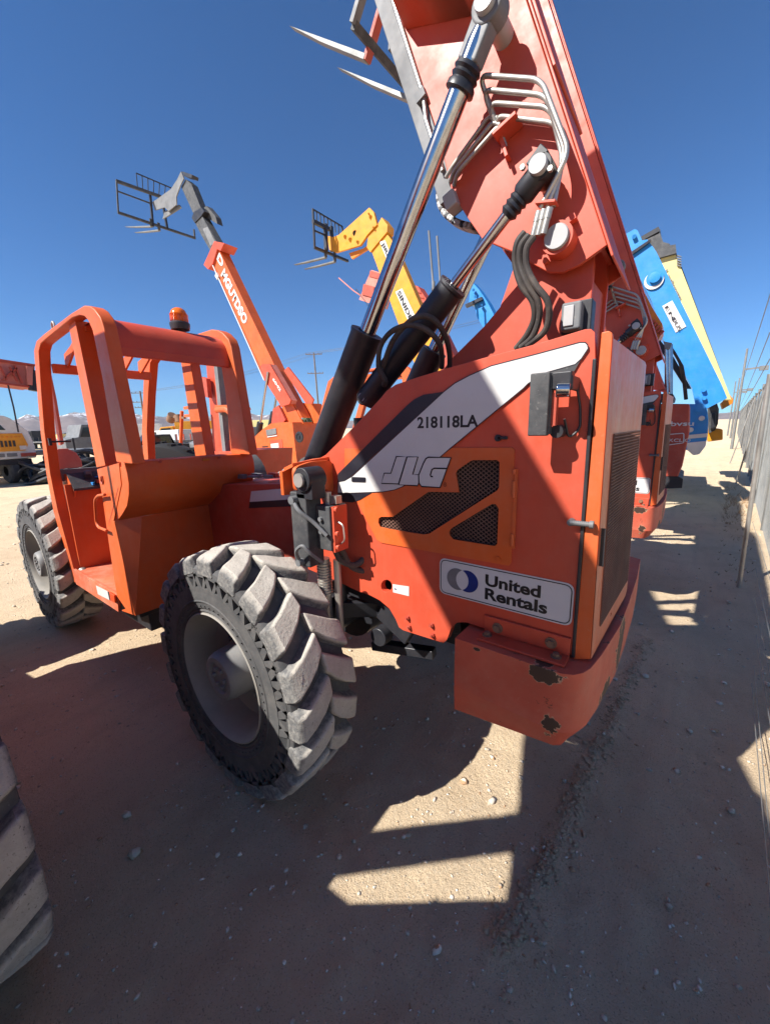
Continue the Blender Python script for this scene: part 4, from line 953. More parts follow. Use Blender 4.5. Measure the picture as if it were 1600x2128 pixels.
def samp_wide(rs, N):
    return np.stack([rs.uniform(-12, 4, N), rs.uniform(-1, 16, N)], 1)
scatter('gravel', 16000, samp_near, .0022, .010, STN, 1)
scatter('gravel', 1500, samp_near, .006, .019, STN, 4)
scatter('dirt_clods', 1500, samp_berm, .003, .016, GM, 2)
scatter('gravel', 5000, samp_wide, .006, .03, STN, 3)

# ------------------------------------------------------------------ mountains on the horizon
MT = bpy.data.materials.new('dry mountain rock and snow'); t_, b_ = nodes(MT); vec = coords(t_)
sn = t_.nodes.new('ShaderNodeSeparateXYZ'); t_.links.new(vec, sn.inputs[0])
zz = mathn(t_, 'ADD', sn.outputs[2], mathn(t_, 'MULTIPLY', mathn(t_, 'SUBTRACT', noise(t_, .006, 6, .7, vec), .5), 420))
c = mixc(t_, ramp(t_, noise(t_, .004, 6, .65, vec), .35, .65), (.10, .075, .075), (.20, .155, .14))
c = mixc(t_, mathn(t_, 'MULTIPLY', ramp(t_, zz, 200, 280), ramp(t_, noise(t_, .012, 5, .7, vec), .50, .56)), c, (.80, .82, .86))
t_.links.new(c, b_.inputs['Base Color']); b_.inputs['Roughness'].default_value = 1
ridge_px = [(-900, 882), (-500, 868), (-200, 880), (0, 884), (30, 874), (60, 868), (95, 877), (115, 868), (150, 860), (190, 867), (235, 872), (262, 856), (300, 868), (345, 872), (400, 868), (470, 868), (540, 866), (580, 862), (620, 872), (700, 878), (900, 880), (1200, 872), (1500, 862), (1800, 850), (2400, 850)]
pts = []
for (px, py) in ridge_px:
    d = ((px - 800) / FPX) * CR - ((py - 1064) / FPX) * CU + CF; hd = math.hypot(d[0], d[1]); pts.append((math.atan2(d[1], d[0]), d[2] / hd))
pts.sort(); az = np.array([p[0] for p in pts]); el = np.array([p[1] for p in pts])
na, nr = 700, 46; A = np.linspace(az[0], az[-1], na); Rr = np.linspace(5200, 8000, nr)
AA_, RR_ = np.meshgrid(A, Rr, indexing='ij'); prof = np.sin(np.clip((RR_ - 5200) / 2000, 0, 1) * math.pi / 2) ** 1.3 * np.where(RR_ > 7200, 1 - (RR_ - 7200) / 1600, 1)
top = np.interp(AA_, az, el) * 7200
x = RR_ * np.cos(AA_); y = RR_ * np.sin(AA_)
rid = 0; am = 1.0; fx, fy = x / 900, y / 900
for k in range(6): rid = rid + am * (1 - np.abs(2 * vnoise(fx, fy, 50 + k) - 1)); am *= .5; fx = fx * 2.1 + 3; fy = fy * 2.1 + 1
rid = (rid - rid.mean()) / rid.std()
z = top * prof * (1 + .16 * rid * (1.15 - prof)) + rid * 30 * prof; z = np.where(RR_ <= 5210, -5, z)
vs = np.stack([x, y, z], -1).reshape(-1, 3); i = np.arange(na * nr).reshape(na, nr); q = np.stack([i[:-1, :-1], i[1:, :-1], i[1:, 1:], i[:-1, 1:]], -1).reshape(-1, 4)
me = bpy.data.meshes.new('mountains'); me.from_pydata(vs.tolist(), [], q.tolist()); me.materials.append(MT); o = bpy.data.objects.new('mountains', me); S.collection.objects.link(o); o['kind'] = 'structure'
me.polygons.foreach_set('use_smooth', [True] * len(me.polygons))

# ------------------------------------------------------------------ chain-link fence with slats, posts, braces and low wires
FD = V(.061, 1, 0).normalized(); FN = V(1, -.061, 0).normalized()
def fpt(y, z, off=0): p = V(2.95 + .061 * (y - 7.9), y, z) + FN * off; return p
fence = thing('chain_link_fence', 'grey slatted chain-link fence running along the right side of the dirt lane', 'fence', fpt(-1, 0))
FL = fence.location.copy()
def fb(mb, name, mat, **k):
    o = mb.build(name, mat, fence, loc=None, **k); o.location = -FL; return o
FH = 2.85; rr = random.Random(11)
yy = -.4; kk = 0
while yy < 75:
    fb(MB().cyl(fpt(yy, -.05), fpt(yy + rr.uniform(-.02, .02), FH + .12), .034, 12), 'post', GAL); yy += 2.9
fb(MB().cyl(fpt(-3, FH), fpt(75, FH), .022, 8), 'top_rail', GAL)
# individual slats near the lane, a little crooked
ys_ = 7.4; cnt = 0; sm = {}
while ys_ < 32 and cnt < 270:
    wv_ = rr.choice((.045, .055, .06)); key = (wv_, rr.randrange(4))
    h0 = rr.uniform(.05, .18); h1 = FH - rr.uniform(.02, .35)
    if rr.random() < .12: ys_ += rr.uniform(.1, .3); continue
    p0 = fpt(ys_, h0, .012); p1 = fpt(ys_ + rr.uniform(-.03, .03), h1, .012)
    fb(MB().bar(p0, p1, .006, wv_, up=FD), 'slat', SLT if rr.random() < .85 else GAL, smooth=False); cnt += 1
    ys_ += wv_ + rr.uniform(.03, .06)
g = MB()
while ys_ < 74:
    g.bar(fpt(ys_, .08, .012), fpt(ys_ + rr.uniform(-.03, .03), FH - rr.uniform(.02, .3), .012), .006, .085, up=FD); ys_ += .15
o = fb(g, 'far_slats', SLT, smooth=False); o['kind'] = 'stuff'
# woven wire
g = MB(); s_ = .075; y0 = -1.5
nn = int((16 - y0) / s_)
for k in range(-38, nn):
    for sg in (1, -1):
        a = y0 + k * s_; pa, pb = (a, .03), (a + FH, FH) if sg > 0 else (a + FH, .03)
        if sg < 0: pa = (a, FH)
        ya, za = pa; yb, zb_ = pb
        if ya < y0: f = (y0 - ya) / (yb - ya); ya, za = y0, za + (zb_ - za) * f
        if yb > 16: f = (16 - ya) / (yb - ya); yb, zb_ = 16, za + (zb_ - za) * f
        if yb > ya: g.bar(fpt(ya, za, -.012 if sg > 0 else -.009), fpt(yb, zb_, -.012 if sg > 0 else -.009), .003, .003)
o = fb(g, 'wire_mesh', GAL, smooth=False, merge=False); o['kind'] = 'stuff'
# leaning brace posts
for (bx, by, ty) in ((2.44, 5.0, 5.0), (3.02, 14.6, 14.6), (3.3, 22, 22)):
    b0 = V(bx, by, -.05); tpz = 2.75; t1 = fpt(ty, tpz, -.04)
    if by == 5.0: t1 = at(1600, 777, Y=5.0)
    fb(MB().cyl(b0, b0.lerp(t1, 1.0), .022, 12), 'brace_post', STE)
# strands of plain wire strung low inside the fence
W0 = [((1564, 1085), 5.05, (1600, 1204), 3.2), ((1570, 1180), 4.9, (1602, 1330), 2.6), ((1567, 1245), 4.2, (1603, 1420), 2.2), ((1571, 1320), 3.4, (1603, 1520), 1.9), ((1563, 1400), 3.0, (1590, 1640), 1.35), ((1558, 1440), 2.7, (1579, 1625), 1.35)]
for (a, ya, b, yb) in W0:
    pa = at(*a, Y=ya); pb = at(*b, Y=yb)
    pa.z = max(pa.z, .02); pb.z = max(pb.z, .02)
    d = pb - pa
    fb(MB().tube([pa, (pa + pb) / 2 - V(0, 0, .004), pb, pb + d * .8], .0022, 5), 'wire_strand', GAL)

# dry weeds under the fence
g = MB(); rr = random.Random(4)
for k in range(170):
    y = rr.choice((rr.uniform(9, 14), rr.uniform(8.5, 12), rr.uniform(5, 9))); c0 = fpt(y, 0, -rr.uniform(.1, .55)); c0.z = float(gz(np.array([c0.x]), np.array([c0.y]))[0])
    for j in range(3):
        a = rr.uniform(0, 6.28); L = rr.uniform(.04, .20 if y > 9 else .05); tpt = c0 + V(math.cos(a) * L * .7, math.sin(a) * L * .7, L)
        g.add([c0 + V(.003, 0, 0), c0 - V(.003, 0, 0), tpt], [(0, 1, 2)])
o = g.build('dry_weeds', paint('dry straw', (.36, .22, .12), .9, .2), None, smooth=False, merge=False); o['kind'] = 'stuff'

# ------------------------------------------------------------------ generic slab traced on its own plane
def slab(pl, Y, w_, name, mat, parent, bevel=0, off=0):
    return MB().plate([at(x, y, Y=Y) + V(0, off, 0) for x, y in pl], (0, w_, 0)).build(name, mat, parent, smooth=True, ang=25, bevel=bevel)
def root(name, label, cat, px, py, Y, group=None):
    return thing(name, label, cat, (0, 0, 0), group)
def ybar(a, b, X, w_, name, mat, parent):
    return MB().bar(at(*a, X=X), at(*b, X=X), w_, w_, up=(1, 0, 0)).build(name, mat, parent, smooth=False)
def yforks(pairs, X, mat, parent, th=.06, wd=.14):
    for heel, tip in pairs:
        H = at(*heel, X=X); Tp = at(*tip, Y=H.y); d = (Tp - H).normalized()
        n_ = V(-d.z, 0, d.x)
        if n_.z > 0: n_ = -n_
        L = (Tp - H).length
        MB().plate([H + V(0, -wd / 2, 0), H + d * L * .6 + V(0, -wd / 2, 0), Tp + V(0, -wd / 2, 0), H + d * L * .6 + n_ * th * .8 + V(0, -wd / 2, 0), H + n_ * th + V(0, -wd / 2, 0)], (0, wd, 0)).build('fork', mat, parent, smooth=False)
        MB().bar(H - n_ * 0, H + V(0, 0, th * 6), th, wd, up=(0, 1, 0)).build('fork_shank', SEM, parent, smooth=False)

# ---------- big orange telehandler in the next row, long grey boom sections
YB5 = 11.5
M5 = root('telehandler', 'orange telehandler in the far row with white lettering down its long raised boom', 'telehandler', 0, 0, YB5)
boom5 = slab([(454, 516), (440, 547), (548, 785), (556, 800), (600, 868), (628, 868), (572, 762)], YB5, .52, 'outer_boom', ORV, M5)
slab([(449, 502), (427, 551), (436, 560), (446, 548), (455, 518), (462, 522), (470, 506)], YB5, .72, 'boom_collar', ORG, M5, off=-.1)
slab([(444, 508), (436, 521), (418, 490), (400, 455), (412, 444), (418, 448), (452, 508)], YB5, .42, 'middle_boom', SEM, M5, off=.05)
slab([(430, 470), (420, 474), (436, 510), (446, 503)], YB5, .01, 'boom_marking', GRY, M5, off=.035)
slab([(398, 441), (373, 386), (382, 370), (394, 380), (414, 430), (408, 446)], YB5, .34, 'inner_boom', SEM, M5, off=.09)
slab([(398, 452), (402, 440), (418, 430), (424, 438), (416, 450), (404, 462)], YB5, .5, 'boom_collar', BLK, M5, off=.01)
slab([(411, 425), (418, 422), (436, 444), (440, 460), (420, 448)], YB5, .3, 'hose_guard', SEM, M5, off=.3)
slab([(368, 372), (376, 355), (382, 370), (374, 386), (366, 408), (367, 424), (350, 438), (342, 430), (322, 436), (316, 419), (326, 413), (355, 392)], YB5, .05, 'boom_head', GRY, M5)
slab([(376, 354), (397, 361), (396, 368), (380, 364)], YB5, .34, 'head_cap', BLK, M5, off=.05)
slab([(336, 436), (366, 422), (370, 428), (342, 446), (332, 452)], YB5, .06, 'tilt_cylinder', GRY, M5, off=.15)
XC = at(325, 430, Y=YB5 + .25).x
fr = MB().bar(at(312, 405, X=XC), at(318, 470, X=XC), .10, .12, up=(1, 0, 0)).build('carriage', BLK, M5, smooth=False)
MB().bar(at(338, 420, X=XC), at(348, 476, X=XC), .10, .12, up=(1, 0, 0)).build('carriage_plate', BLK, fr, smooth=False)
for a, b, w_ in (((241, 375), (334, 408), .13), ((242, 373), (246, 443), .07), ((246, 441), (405, 494), .11), ((403, 476), (405, 496), .08), ((243, 396), (313, 422), .06)): ybar(a, b, XC, w_, 'carriage_bar', SEM, fr)
ybar((283, 359), (356, 390), XC, .05, 'guard_rail', BLK, fr)
for k in range(7):
    f = k / 6; a = (283 + 73 * f, 359 + 31 * f); b = (286 + 66 * f, 390 + 26 * f)
    if k < 6: ybar(a, b, XC, .035, 'guard_bar', BLK, fr)
yforks([((315, 469), (261, 471)), ((331, 477), (281, 483))], XC, GAL, M5)
# writing down the boom
def boom_text(body, a, b, Y, hgt_px, mat, parent, nm='lettering', bold=.05):
    A = at(*a, Y=Y); B = at(*b, Y=Y); xd = (B - A).normalized(); yd = V(-xd.z, 0, xd.x)
    if yd.x < 0: yd = -yd
    hh = (at(a[0] + hgt_px, a[1], Y=Y) - A).dot(yd)
    return text(body, A, xd, yd, abs(hh), mat, nm, parent, bold=bold, width=(B - A).length)
boom_text('D', (450, 536), (460, 556), YB5 - .02, 12, WHT, M5)
boom_text('MGUTDSO', (459, 570), (507, 675), YB5 - .02, 14, WHT, M5)
MB().tube([at(441, 548, Y=YB5 - .05), at(500, 680, Y=YB5 - .05), at(549, 790, Y=YB5 - .05)], .03, 8).build('boom_pipe', WHT, M5)
slab([(453, 566), (450, 574), (455, 582), (457, 574)], YB5, .1, 'pipe_clamp', WHT, M5, off=-.1)
slab([(551, 762), (558, 757), (572, 758), (615, 832), (612, 840), (594, 845), (588, 832), (560, 790)], YB5, .08, 'boom_cheek', ORG, M5, off=-.30)
slab([(572, 758), (615, 832), (612, 840), (606, 838)], YB5, .32, 'boom_cheek_top', PNK, M5, off=-.25)
boom_text('6042', (566, 788), (582, 814), YB5 - .32, 5, WHT, M5)
slab([(598, 762), (651, 830), (648, 839), (636, 839), (590, 770)], YB5, .08, 'boom_cheek', ORG, M5, off=.0)
slab([(590, 838), (609, 838), (632, 880), (596, 882), (582, 872)], YB5, .06, 'tower_plate', ORV, M5, off=-.05)
slab([(608, 836), (645, 838), (662, 876), (630, 880)], YB5, .06, 'tower_plate', ORV, M5, off=.6)
slab([(574, 850), (586, 842), (600, 872), (590, 884), (570, 888)], YB5, .1, 'hose_bundle', ORD, M5, off=-.2)
body = slab([(521, 928), (532, 921), (545, 912), (559, 899), (568, 891), (584, 880), (606, 877), (629, 877), (641, 985), (521, 985)], YB5, 1.6, 'body', ORV, M5, off=-.6)
for k in range(9): slab([(566, 926 + k * 4.2), (578, 925 + k * 4.2), (578.5, 927 + k * 4.2), (566.5, 928 + k * 4.2)], YB5, .02, 'louvre', DRK, body, off=-.62)
slab([(582, 914), (608, 912), (613, 975), (587, 977)], YB5, .02, 'side_door', ORG, body, off=-.615)
for pl, m_ in (([(585, 921), (601, 919), (602, 929), (586, 930)], WHT), ([(586, 938), (606, 936), (608, 948), (588, 950)], GRY), ([(588, 955), (607, 953), (609, 965), (590, 967)], GRY), ([(575, 893), (596, 889), (597, 901), (577, 905)], GRY), ([(578, 906), (598, 903), (598, 905), (578, 908)], WHT)):
    slab(pl, YB5, .015, 'decal', m_, body, off=-.635)
MB().lathe(at(623, 908, Y=YB5 - .60), (0, -1, 0), [(0, .24), (.05, .24), (.06, .16), (.03, .14), (.03, .07), (.06, .06), (.06, 0)], 24).build('round_filter', BLK, body)
slab([(650, 903), (664, 902), (664, 930), (650, 932)], YB5 + 1.05, .02, 'rear_grille', DRK, body, off=0)
def cylinder5(a, b, c_, Y, r0, r1, par):
    A = at(*a, Y=Y); B = at(*b, Y=Y); C_ = at(*c_, Y=Y)
    o_ = MB().cyl(A, B, r0, 14).build('lift_rod', CHR, par); return MB().cyl(B, C_, r1, 18).build('lift_cylinder', BLK, par)
cylinder5((557, 772), (541, 878), (532, 925), YB5 - .35, .055, .15, M5)
cylinder5((574, 826), (569, 857), (560, 900), YB5 + .6, .06, .16, M5)
for (x, y) in ((505, 985), (640, 985)):
    MB().lathe(at(x, y, Y=YB5 - .8) * 1.0, (0, 1, 0), [(0, .3), (0, .75), (.45, .75), (.45, .3)], 24).build('wheel', RUB, M5)

# ---------- yellow telehandler
YY = 14.0
MY = root('telehandler', 'yellow telehandler far behind, its bent boom head holding a black fork carriage', 'telehandler', 0, 0, YY)
by = slab([(772, 521), (804, 485), (817, 503), (866, 618), (930, 770), (960, 860), (905, 860), (838, 700)], YY, .34, 'boom', YEL, MY)
slab([(793, 560), (800, 556), (880, 770), (870, 790)], YY, .02, 'boom_edge', BLK, MY, off=-.04) if False else None
slab([(764, 514), (767, 490), (786, 468), (795, 452), (807, 468), (806, 482), (771, 524)], YY, .46, 'boom_collar', YEL, MY, off=-.06)
slab([(684, 491), (695, 494), (707, 490), (771, 433), (780, 442), (787, 468), (767, 489), (752, 511), (701, 526), (688, 520)], YY, .12, 'boom_head', YEL, MY, off=-.12)
slab([(722, 524), (752, 514), (768, 502), (760, 516), (728, 536)], YY, .1, 'tilt_cylinder', YOR, MY, off=.1)
MB().cyl(at(738, 484, Y=YY - .125), at(738, 484, Y=YY - .13), .11, 16).build('pin_hole', BLK, MY)
for x, y, r_ in ((717, 491, .07), (728, 497, .08), (743, 502, .06), (770, 450, .07), (766, 443, .035), (776, 472, .04)): MB().cyl(at(x, y, Y=YY - .12), at(x, y, Y=YY - .17), r_, 14).build('bolt', YEL, MY)
slab([(789, 502), (801, 499), (816, 538), (806, 544)], YY, .01, 'name_plate', WHT, MY, off=-.02)
boom_text('JIRLI', (792, 506), (808, 541), YY - .035, 7, BKP, MY, bold=.02)
slab([(822, 606), (836, 599), (866, 662), (850, 670)], YY, .01, 'name_plate', WHT, MY, off=-.02)
boom_text('SINIDE', (825, 608), (851, 666), YY - .035, 9, BKP, MY, bold=.02)
XC = at(690, 500, Y=YY).x
fr = MB().bar(at(676, 465, X=XC), at(678, 520, X=XC), .12, .16, up=(1, 0, 0)).build('carriage', BLK, MY, smooth=False)
for a, b, w_ in (((650, 459), (684, 476), .14), ((652, 478), (680, 490), .06), ((654, 514), (723, 542), .10), ((650, 433), (654, 516), .07), ((711, 470), (712, 482), .06), ((650, 434), (711, 470), .05)): ybar(a, b, XC, w_, 'carriage_bar', BLK, fr)
for k in range(1, 8):
    f = k / 8; ybar((650 + 61 * f, 434 + 36 * f), (651 + 61 * f, 460 + 30 * f), XC, .035, 'guard_bar', BLK, fr)
MB().bar(at(688, 470, X=XC), at(690, 522, X=XC), .12, .16, up=(1, 0, 0)).build('carriage_plate', BLK, fr, smooth=False)
yforks([((677, 533), (612, 550)), ((696, 542), (633, 559))], XC, GRY, MY)
slab([(760, 700), (905, 700), (960, 860), (960, 980), (760, 980)], YY, 1.6, 'body', YEL, MY, off=-.4) if False else None

# ---------- pieces of lifts between the booms
MS = root('boom_lift', 'faded salmon boom lift whose platform box hangs left of the yellow boom', 'boom lift', 0, 0, 16)
pb = slab([(762, 582), (772, 560), (790, 566), (797, 600), (786, 636), (746, 622)], 17, .8, 'platform_box', PNK, MS)
slab([(757, 590), (779, 596), (776, 618), (753, 612)], 17, .05, 'control_box', ORD, pb, off=-.06)
slab([(770, 562), (790, 568), (790, 580), (768, 574)], 17, .05, 'side_plate', ORD, pb, off=-.04)
MB().tube([at(704, 577, Y=17), at(735, 604, Y=17), at(750, 614, Y=17)], .03, 6).build('jib_rail', PNK, MS)
MB().tube([at(740, 600, Y=17), at(765, 634, Y=17), at(782, 640, Y=17)], .02, 6).build('cable', BLK, MS)
bt = slab([(852, 590), (868, 594), (893, 632), (955, 760), (905, 770), (862, 640)], 17, .6, 'lower_boom', ORG, MS)
for k in range(5): slab([(858 + k * 6, 600 + k * 11), (874 + k * 6, 604 + k * 11), (876 + k * 6, 609 + k * 11), (861 + k * 6, 605 + k * 11)], 17, .03, 'rib', ORD, bt, off=-.05)
MP = root('mast', 'pair of thin grey upright posts standing above the cylinders', 'mast', 0, 0, 9)
for (a, b) in (((891, 479), (901, 602)), ((908, 490), (916, 602))):
    MB().cyl(at(*a, Y=9), at(*b, Y=9), .027, 10).cyl(at(b[0] - .5, b[1] - 18, Y=9), at(*b, Y=9), .045, 10).build('post', GRY, MP)
slab([(896, 598), (908, 594), (921, 598), (919, 610), (906, 613), (898, 608)], 9, .12, 'bracket', BLK, MP)
slab([(899, 608), (916, 608), (960, 900), (930, 900)], 9, .1, 'lower_mast', ORD, MP)
MBL = root('boom_lift', 'bright blue boom lift tail showing between the orange tower and black cylinder', 'boom lift', 0, 0, 10.5)
slab([(981, 585), (996, 602), (1012, 626), (1030, 660), (1010, 690), (992, 660), (985, 632), (974, 632), (976, 608)], 10.5, .35, 'boom_tail', BLU, MBL)
slab([(970, 634), (1004, 618), (1006, 624), (972, 640)], 10.5, .1, 'plate_edge', BLD, MBL, off=-.12)
for x, y in ((984, 602), (988, 616), (1000, 634)): MB().cyl(at(x, y, Y=10.45), at(x, y, Y=10.35), .04, 10).build('bolt', BLU, MBL)

# ---------- right of the row: red machine, blue boom, pale yellow boom, amber loaders
M3 = root('telehandler', 'red orange machine third in the row with white lettering on its flat side', 'telehandler', 0, 0, 6.6)
b3 = slab([(1300, 838), (1433, 839), (1432, 900), (1418, 968), (1408, 991), (1300, 991)], 6.6, 2.0, 'body', ORD, M3, bevel=.02)
slab([(1350, 990), (1410, 990), (1419, 995), (1417, 1014), (1350, 1017)], 6.6, 1.2, 'counterweight', BLK, M3)
boom_text('usvd', (1394, 880), (1421, 879), 6.58, 12, WHT, b3) if False else text('bvsu', at(1393, 885, Y=6.58), (1, 0, 0), (0, 0, 1), .07, WHT, 'lettering', b3, bold=.02, width=.28)
MB().ribbon(rounded(pp([(1386, 903), (1421, 900), (1421, 920), (1386, 925)], 6.58), .02), .012, (0, 1, 0), closed=True).build('sign_border', WHT, b3)
text('KCLIO', at(1390, 918, Y=6.575), (1, 0, 0), (0, 0, 1), .05, WHT, 'lettering', b3, bold=.01, width=.26)
slab([(1366, 818), (1398, 818), (1402, 826), (1400, 834), (1388, 838), (1366, 834)], 6.3, .5, 'fender', BLK, M3)
slab([(1366, 795), (1374, 793), (1382, 808), (1366, 810)], 6.3, .3, 'lamp_guard', ORG, M3)
for x in (1386, 1393): MB().cyl(at(x, 716, Y=7.5), at(x, 820, Y=7.5), .035, 14).build('lift_rod', CHR, M3)
slab([(1378, 709), (1396, 712), (1392, 724), (1382, 724)], 7.4, .2, 'rod_eye', GRY, M3)
slab([(1352, 690), (1362, 694), (1400, 742), (1436, 806), (1424, 806), (1396, 762), (1356, 704)], 8.0, .3, 'boom', BLK, M3)
for k in range(4): MB().tube([at(1396 + k * 2, 724 + k * 3, Y=7.9), at(1412 + k * 2, 752 + k * 3, Y=7.9), at(1420 + k, 790, Y=7.9), at(1424 + k, 830, Y=7.9)], .02, 6).build('hose', HOS, M3)

a3 = R(67); U3 = V(-math.cos(a3), 0, math.sin(a3)); N3 = V(math.sin(a3), 0, math.cos(a3)); q3 = V(1.22, 7.4, 2.5)
MB().plate([q3 + N3 * .12 - U3 * .2, q3 + N3 * .12 + U3 * 4.8, q3 - N3 * .33 + U3 * 4.8, q3 - N3 * .33 + U3 * .2], (0, .42, 0)).build('lane_shade_boom', ORG, M3)  # second boom, added to throw shade over the lane
MB5 = root('telehandler', 'bright blue telehandler with a broad boom sloping down to the fence', 'telehandler', 0, 0, 9.5)
bb5 = slab([(1294, 489), (1319, 475), (1325, 478), (1334, 499), (1345, 497), (1358, 514), (1364, 523), (1499, 798), (1511, 827), (1470, 848), (1445, 840), (1438, 806), (1394, 724), (1374, 700), (1378, 686), (1364, 652), (1352, 620), (1312, 545)], 9.5, .42, 'boom', BLU, MB5)
slab([(1310, 526), (1352, 498), (1354, 502), (1312, 532)], 9.5, .05, 'boom_edge', BLD, bb5, off=-.06)
pl_ = slab([(1376, 636), (1397, 624), (1426, 678), (1404, 691)], 9.5, .01, 'sign_plate', WHT, bb5, off=-.015)
boom_text('EN', (1381, 638), (1397, 666), 9.47, 9, BLD, bb5, bold=.0)
boom_text('OUS', (1394, 660), (1410, 688), 9.47, 10, BLD, bb5, bold=.0)
MB().lathe(at(1361, 578, Y=9.5), (0, -1, 0), [(0, .15), (.04, .15), (.04, .10), (.10, .10), (.11, 0)], 24).build('pin_boss', BLU, bb5)
MB().lathe(at(1359, 582, Y=9.48), (0, -1, 0), [(0, .17), (.015, .17), (.015, .1)], 24).build('pin_collar', WHT, bb5)
for x, y in ((1318, 491), (1462, 810), (1463, 827)): MB().cyl(at(x, y, Y=9.5), at(x, y, Y=9.42), .04, 12).build('bolt', BLU, bb5)
bd5 = slab([(1431, 839), (1462, 840), (1469, 848), (1472, 870), (1471, 901), (1466, 927), (1453, 944), (1440, 946), (1428, 935), (1425, 900)], 9.5, .9, 'counterweight', BLU, MB5, bevel=.02)
slab([(1428, 904), (1471, 900), (1470, 908), (1427, 912)], 9.5, .01, 'white_band', WHT, bd5, off=-.015); slab([(1427, 920), (1468, 916), (1464, 928), (1452, 943), (1440, 945), (1428, 935)], 9.5, .01, 'white_band', WLL, bd5, off=-.015)
MB().cyl(at(1454, 847, Y=9.5), at(1454, 847, Y=9.4), .085, 20).build('pin_boss', BLU, bd5)
for x, y in ((1458, 869), (1435, 893)): MB().cyl(at(x, y, Y=9.5), at(x, y, Y=9.42), .05, 14).build('hook', WHT, bd5)
slab([(1300, 839), (1431, 839), (1428, 935), (1300, 935)], 9.9, 1.9, 'body', BLU, MB5)

MPY = root('telehandler', 'pale yellow telehandler boom with black head rising behind the blue one', 'telehandler', 0, 0, 12)
slab([(1366, 540), (1403, 526), (1409, 540), (1470, 700), (1520, 830), (1480, 830), (1420, 700)], 12, .6, 'boom', PYL, MPY)
slab([(1403, 526), (1412, 536), (1500, 770), (1508, 830), (1498, 800), (1409, 545)], 12, .7, 'boom_shaded_side', BLK, MPY, off=.3)  # dark slab stands in for the boom's shaded right face
slab([(1360, 524), (1362, 540), (1406, 528), (1404, 510), (1392, 512)], 12, .7, 'boom_collar', SEM, MPY, off=-.1)
slab([(1332, 491), (1368, 470), (1372, 477), (1370, 484), (1336, 500)], 12, .7, 'head_plate', BLK, MPY)
slab([(1340, 496), (1370, 480), (1378, 502), (1392, 506), (1390, 514), (1362, 522)], 12, .5, 'inner_boom', SEM, MPY)
slab([(1378, 500), (1390, 494), (1394, 496), (1392, 502), (1380, 506)], 12, .1, 'white_fitting', WHT, MPY, off=.5)
boom_text('Ladrom', (1381, 562), (1412, 622), 11.97, 8, GYP, MPY, bold=.02)
for k in range(5): slab([(1406, 530 + k * 5), (1416, 533 + k * 5), (1416, 535 + k * 5), (1407, 532.5 + k * 5)], 12, .05, 'rib', GRY, MPY, off=-.05)

MB().plate([V(-3.2, 12.4, .55), V(1.45, 12.4, .55), V(1.5, 12.4, 1.0), V(1.5, 12.4, 2.05), V(1.0, 12.4, 2.2), V(-3.2, 12.4, 1.2)], (0, 1.9, 0)).build('body', PYL, MPY, bevel=.03)  # body box added to cast shade on the lane
MAM = root('telehandler', 'amber machine peeking out between the orange boom tail and the blue boom', 'telehandler', 0, 0, 7.8)
slab([(1318, 588), (1326, 586), (1342, 612), (1356, 640), (1376, 672), (1376, 690), (1368, 706), (1350, 690), (1336, 650)], 7.8, .4, 'boom', YOR, MAM)
for k in range(5): slab([(1352 + k * 4.5, 674 + k * 5.5), (1360 + k * 4.5, 664 + k * 5.5), (1363 + k * 4.5, 667 + k * 5.5), (1354 + k * 4.5, 677 + k * 5.5)], 7.8, .05, 'rib', ORD, MAM, off=-.06)
MFA = root('loader', 'amber loader at the far end of the lane with a low yellow bumper', 'loader', 0, 0, 16)
slab([(1500, 798), (1524, 830), (1522, 838), (1516, 842), (1502, 850), (1498, 838), (1508, 828)], 14, .6, 'boom_end', YOR, MFA)
slab([(1470, 892), (1486, 890), (1502, 892), (1502, 914), (1470, 918)], 16, 1.2, 'bumper', YEL, MFA, bevel=.03)
slab([(1472, 846), (1490, 838), (1494, 850), (1492, 880), (1486, 894), (1474, 900)], 15, 1.0, 'body', SEM, MFA)
slab([(1478, 858), (1488, 856), (1487, 890), (1476, 894)], 14.8, .3, 'tyre', BLK, MFA, bevel=.05)

# ---------- left: second cabbed machine seen through the windows
Y6 = 3.9
M6 = root('telehandler', 'orange telehandler with an open cab and upright boom seen through the foreground cab', 'telehandler', 0, 0, Y6)
cab6 = MB()
for a, b in (((378, 854), (375, 940)), ((384, 848), (414, 842)), ((416, 844), (424, 942)), ((385, 864), (415, 862))): cab6.bar(at(*a, Y=Y6), at(*b, Y=Y6), .06, .06, up=(0, 1, 0))
cab6.build('cab_frame', ORV, M6)
MB().tube(smoothpath([at(450, 852, Y=Y6), at(470, 850, Y=Y6), at(480, 858, Y=Y6), at(486, 940, Y=Y6)], .1), .06, 10).build('roof_hoop', ORV, M6)
slab([(446, 842), (474, 841), (479, 850), (446, 852)], Y6, .5, 'roof', ORV, M6)
slab([(409, 740), (434, 740), (462, 945), (428, 945)], Y6, .4, 'boom', ORG, M6, off=.2)
slab([(433, 740), (440, 740), (461, 945), (454, 945)], Y6, .3, 'runner_beam', GRY, M6, off=.1)
slab([(412, 782), (424, 786), (428, 826), (422, 824), (414, 806)], Y6, .1, 'hose_bracket', ORD, M6, off=.05)
MB().bar(at(384, 868, Y=Y6), at(362, 866, Y=Y6), .05, .05).cyl(at(358, 862, Y=Y6), at(354, 874, Y=Y6), .10, 12).cyl(at(370, 862, Y=Y6), at(373, 876, Y=Y6), .09, 12).build('work_lamps', RST, M6)
slab([(372, 938), (492, 938), (492, 1010), (372, 1010)], Y6, 1.5, 'body', ORG, M6)
for x in (380, 490): MB().lathe(at(x, 1002, Y=Y6 - .3), (0, 1, 0), [(0, .3), (0, .6), (.35, .6), (.35, .3)], 24).build('wheel', RUB, M6)
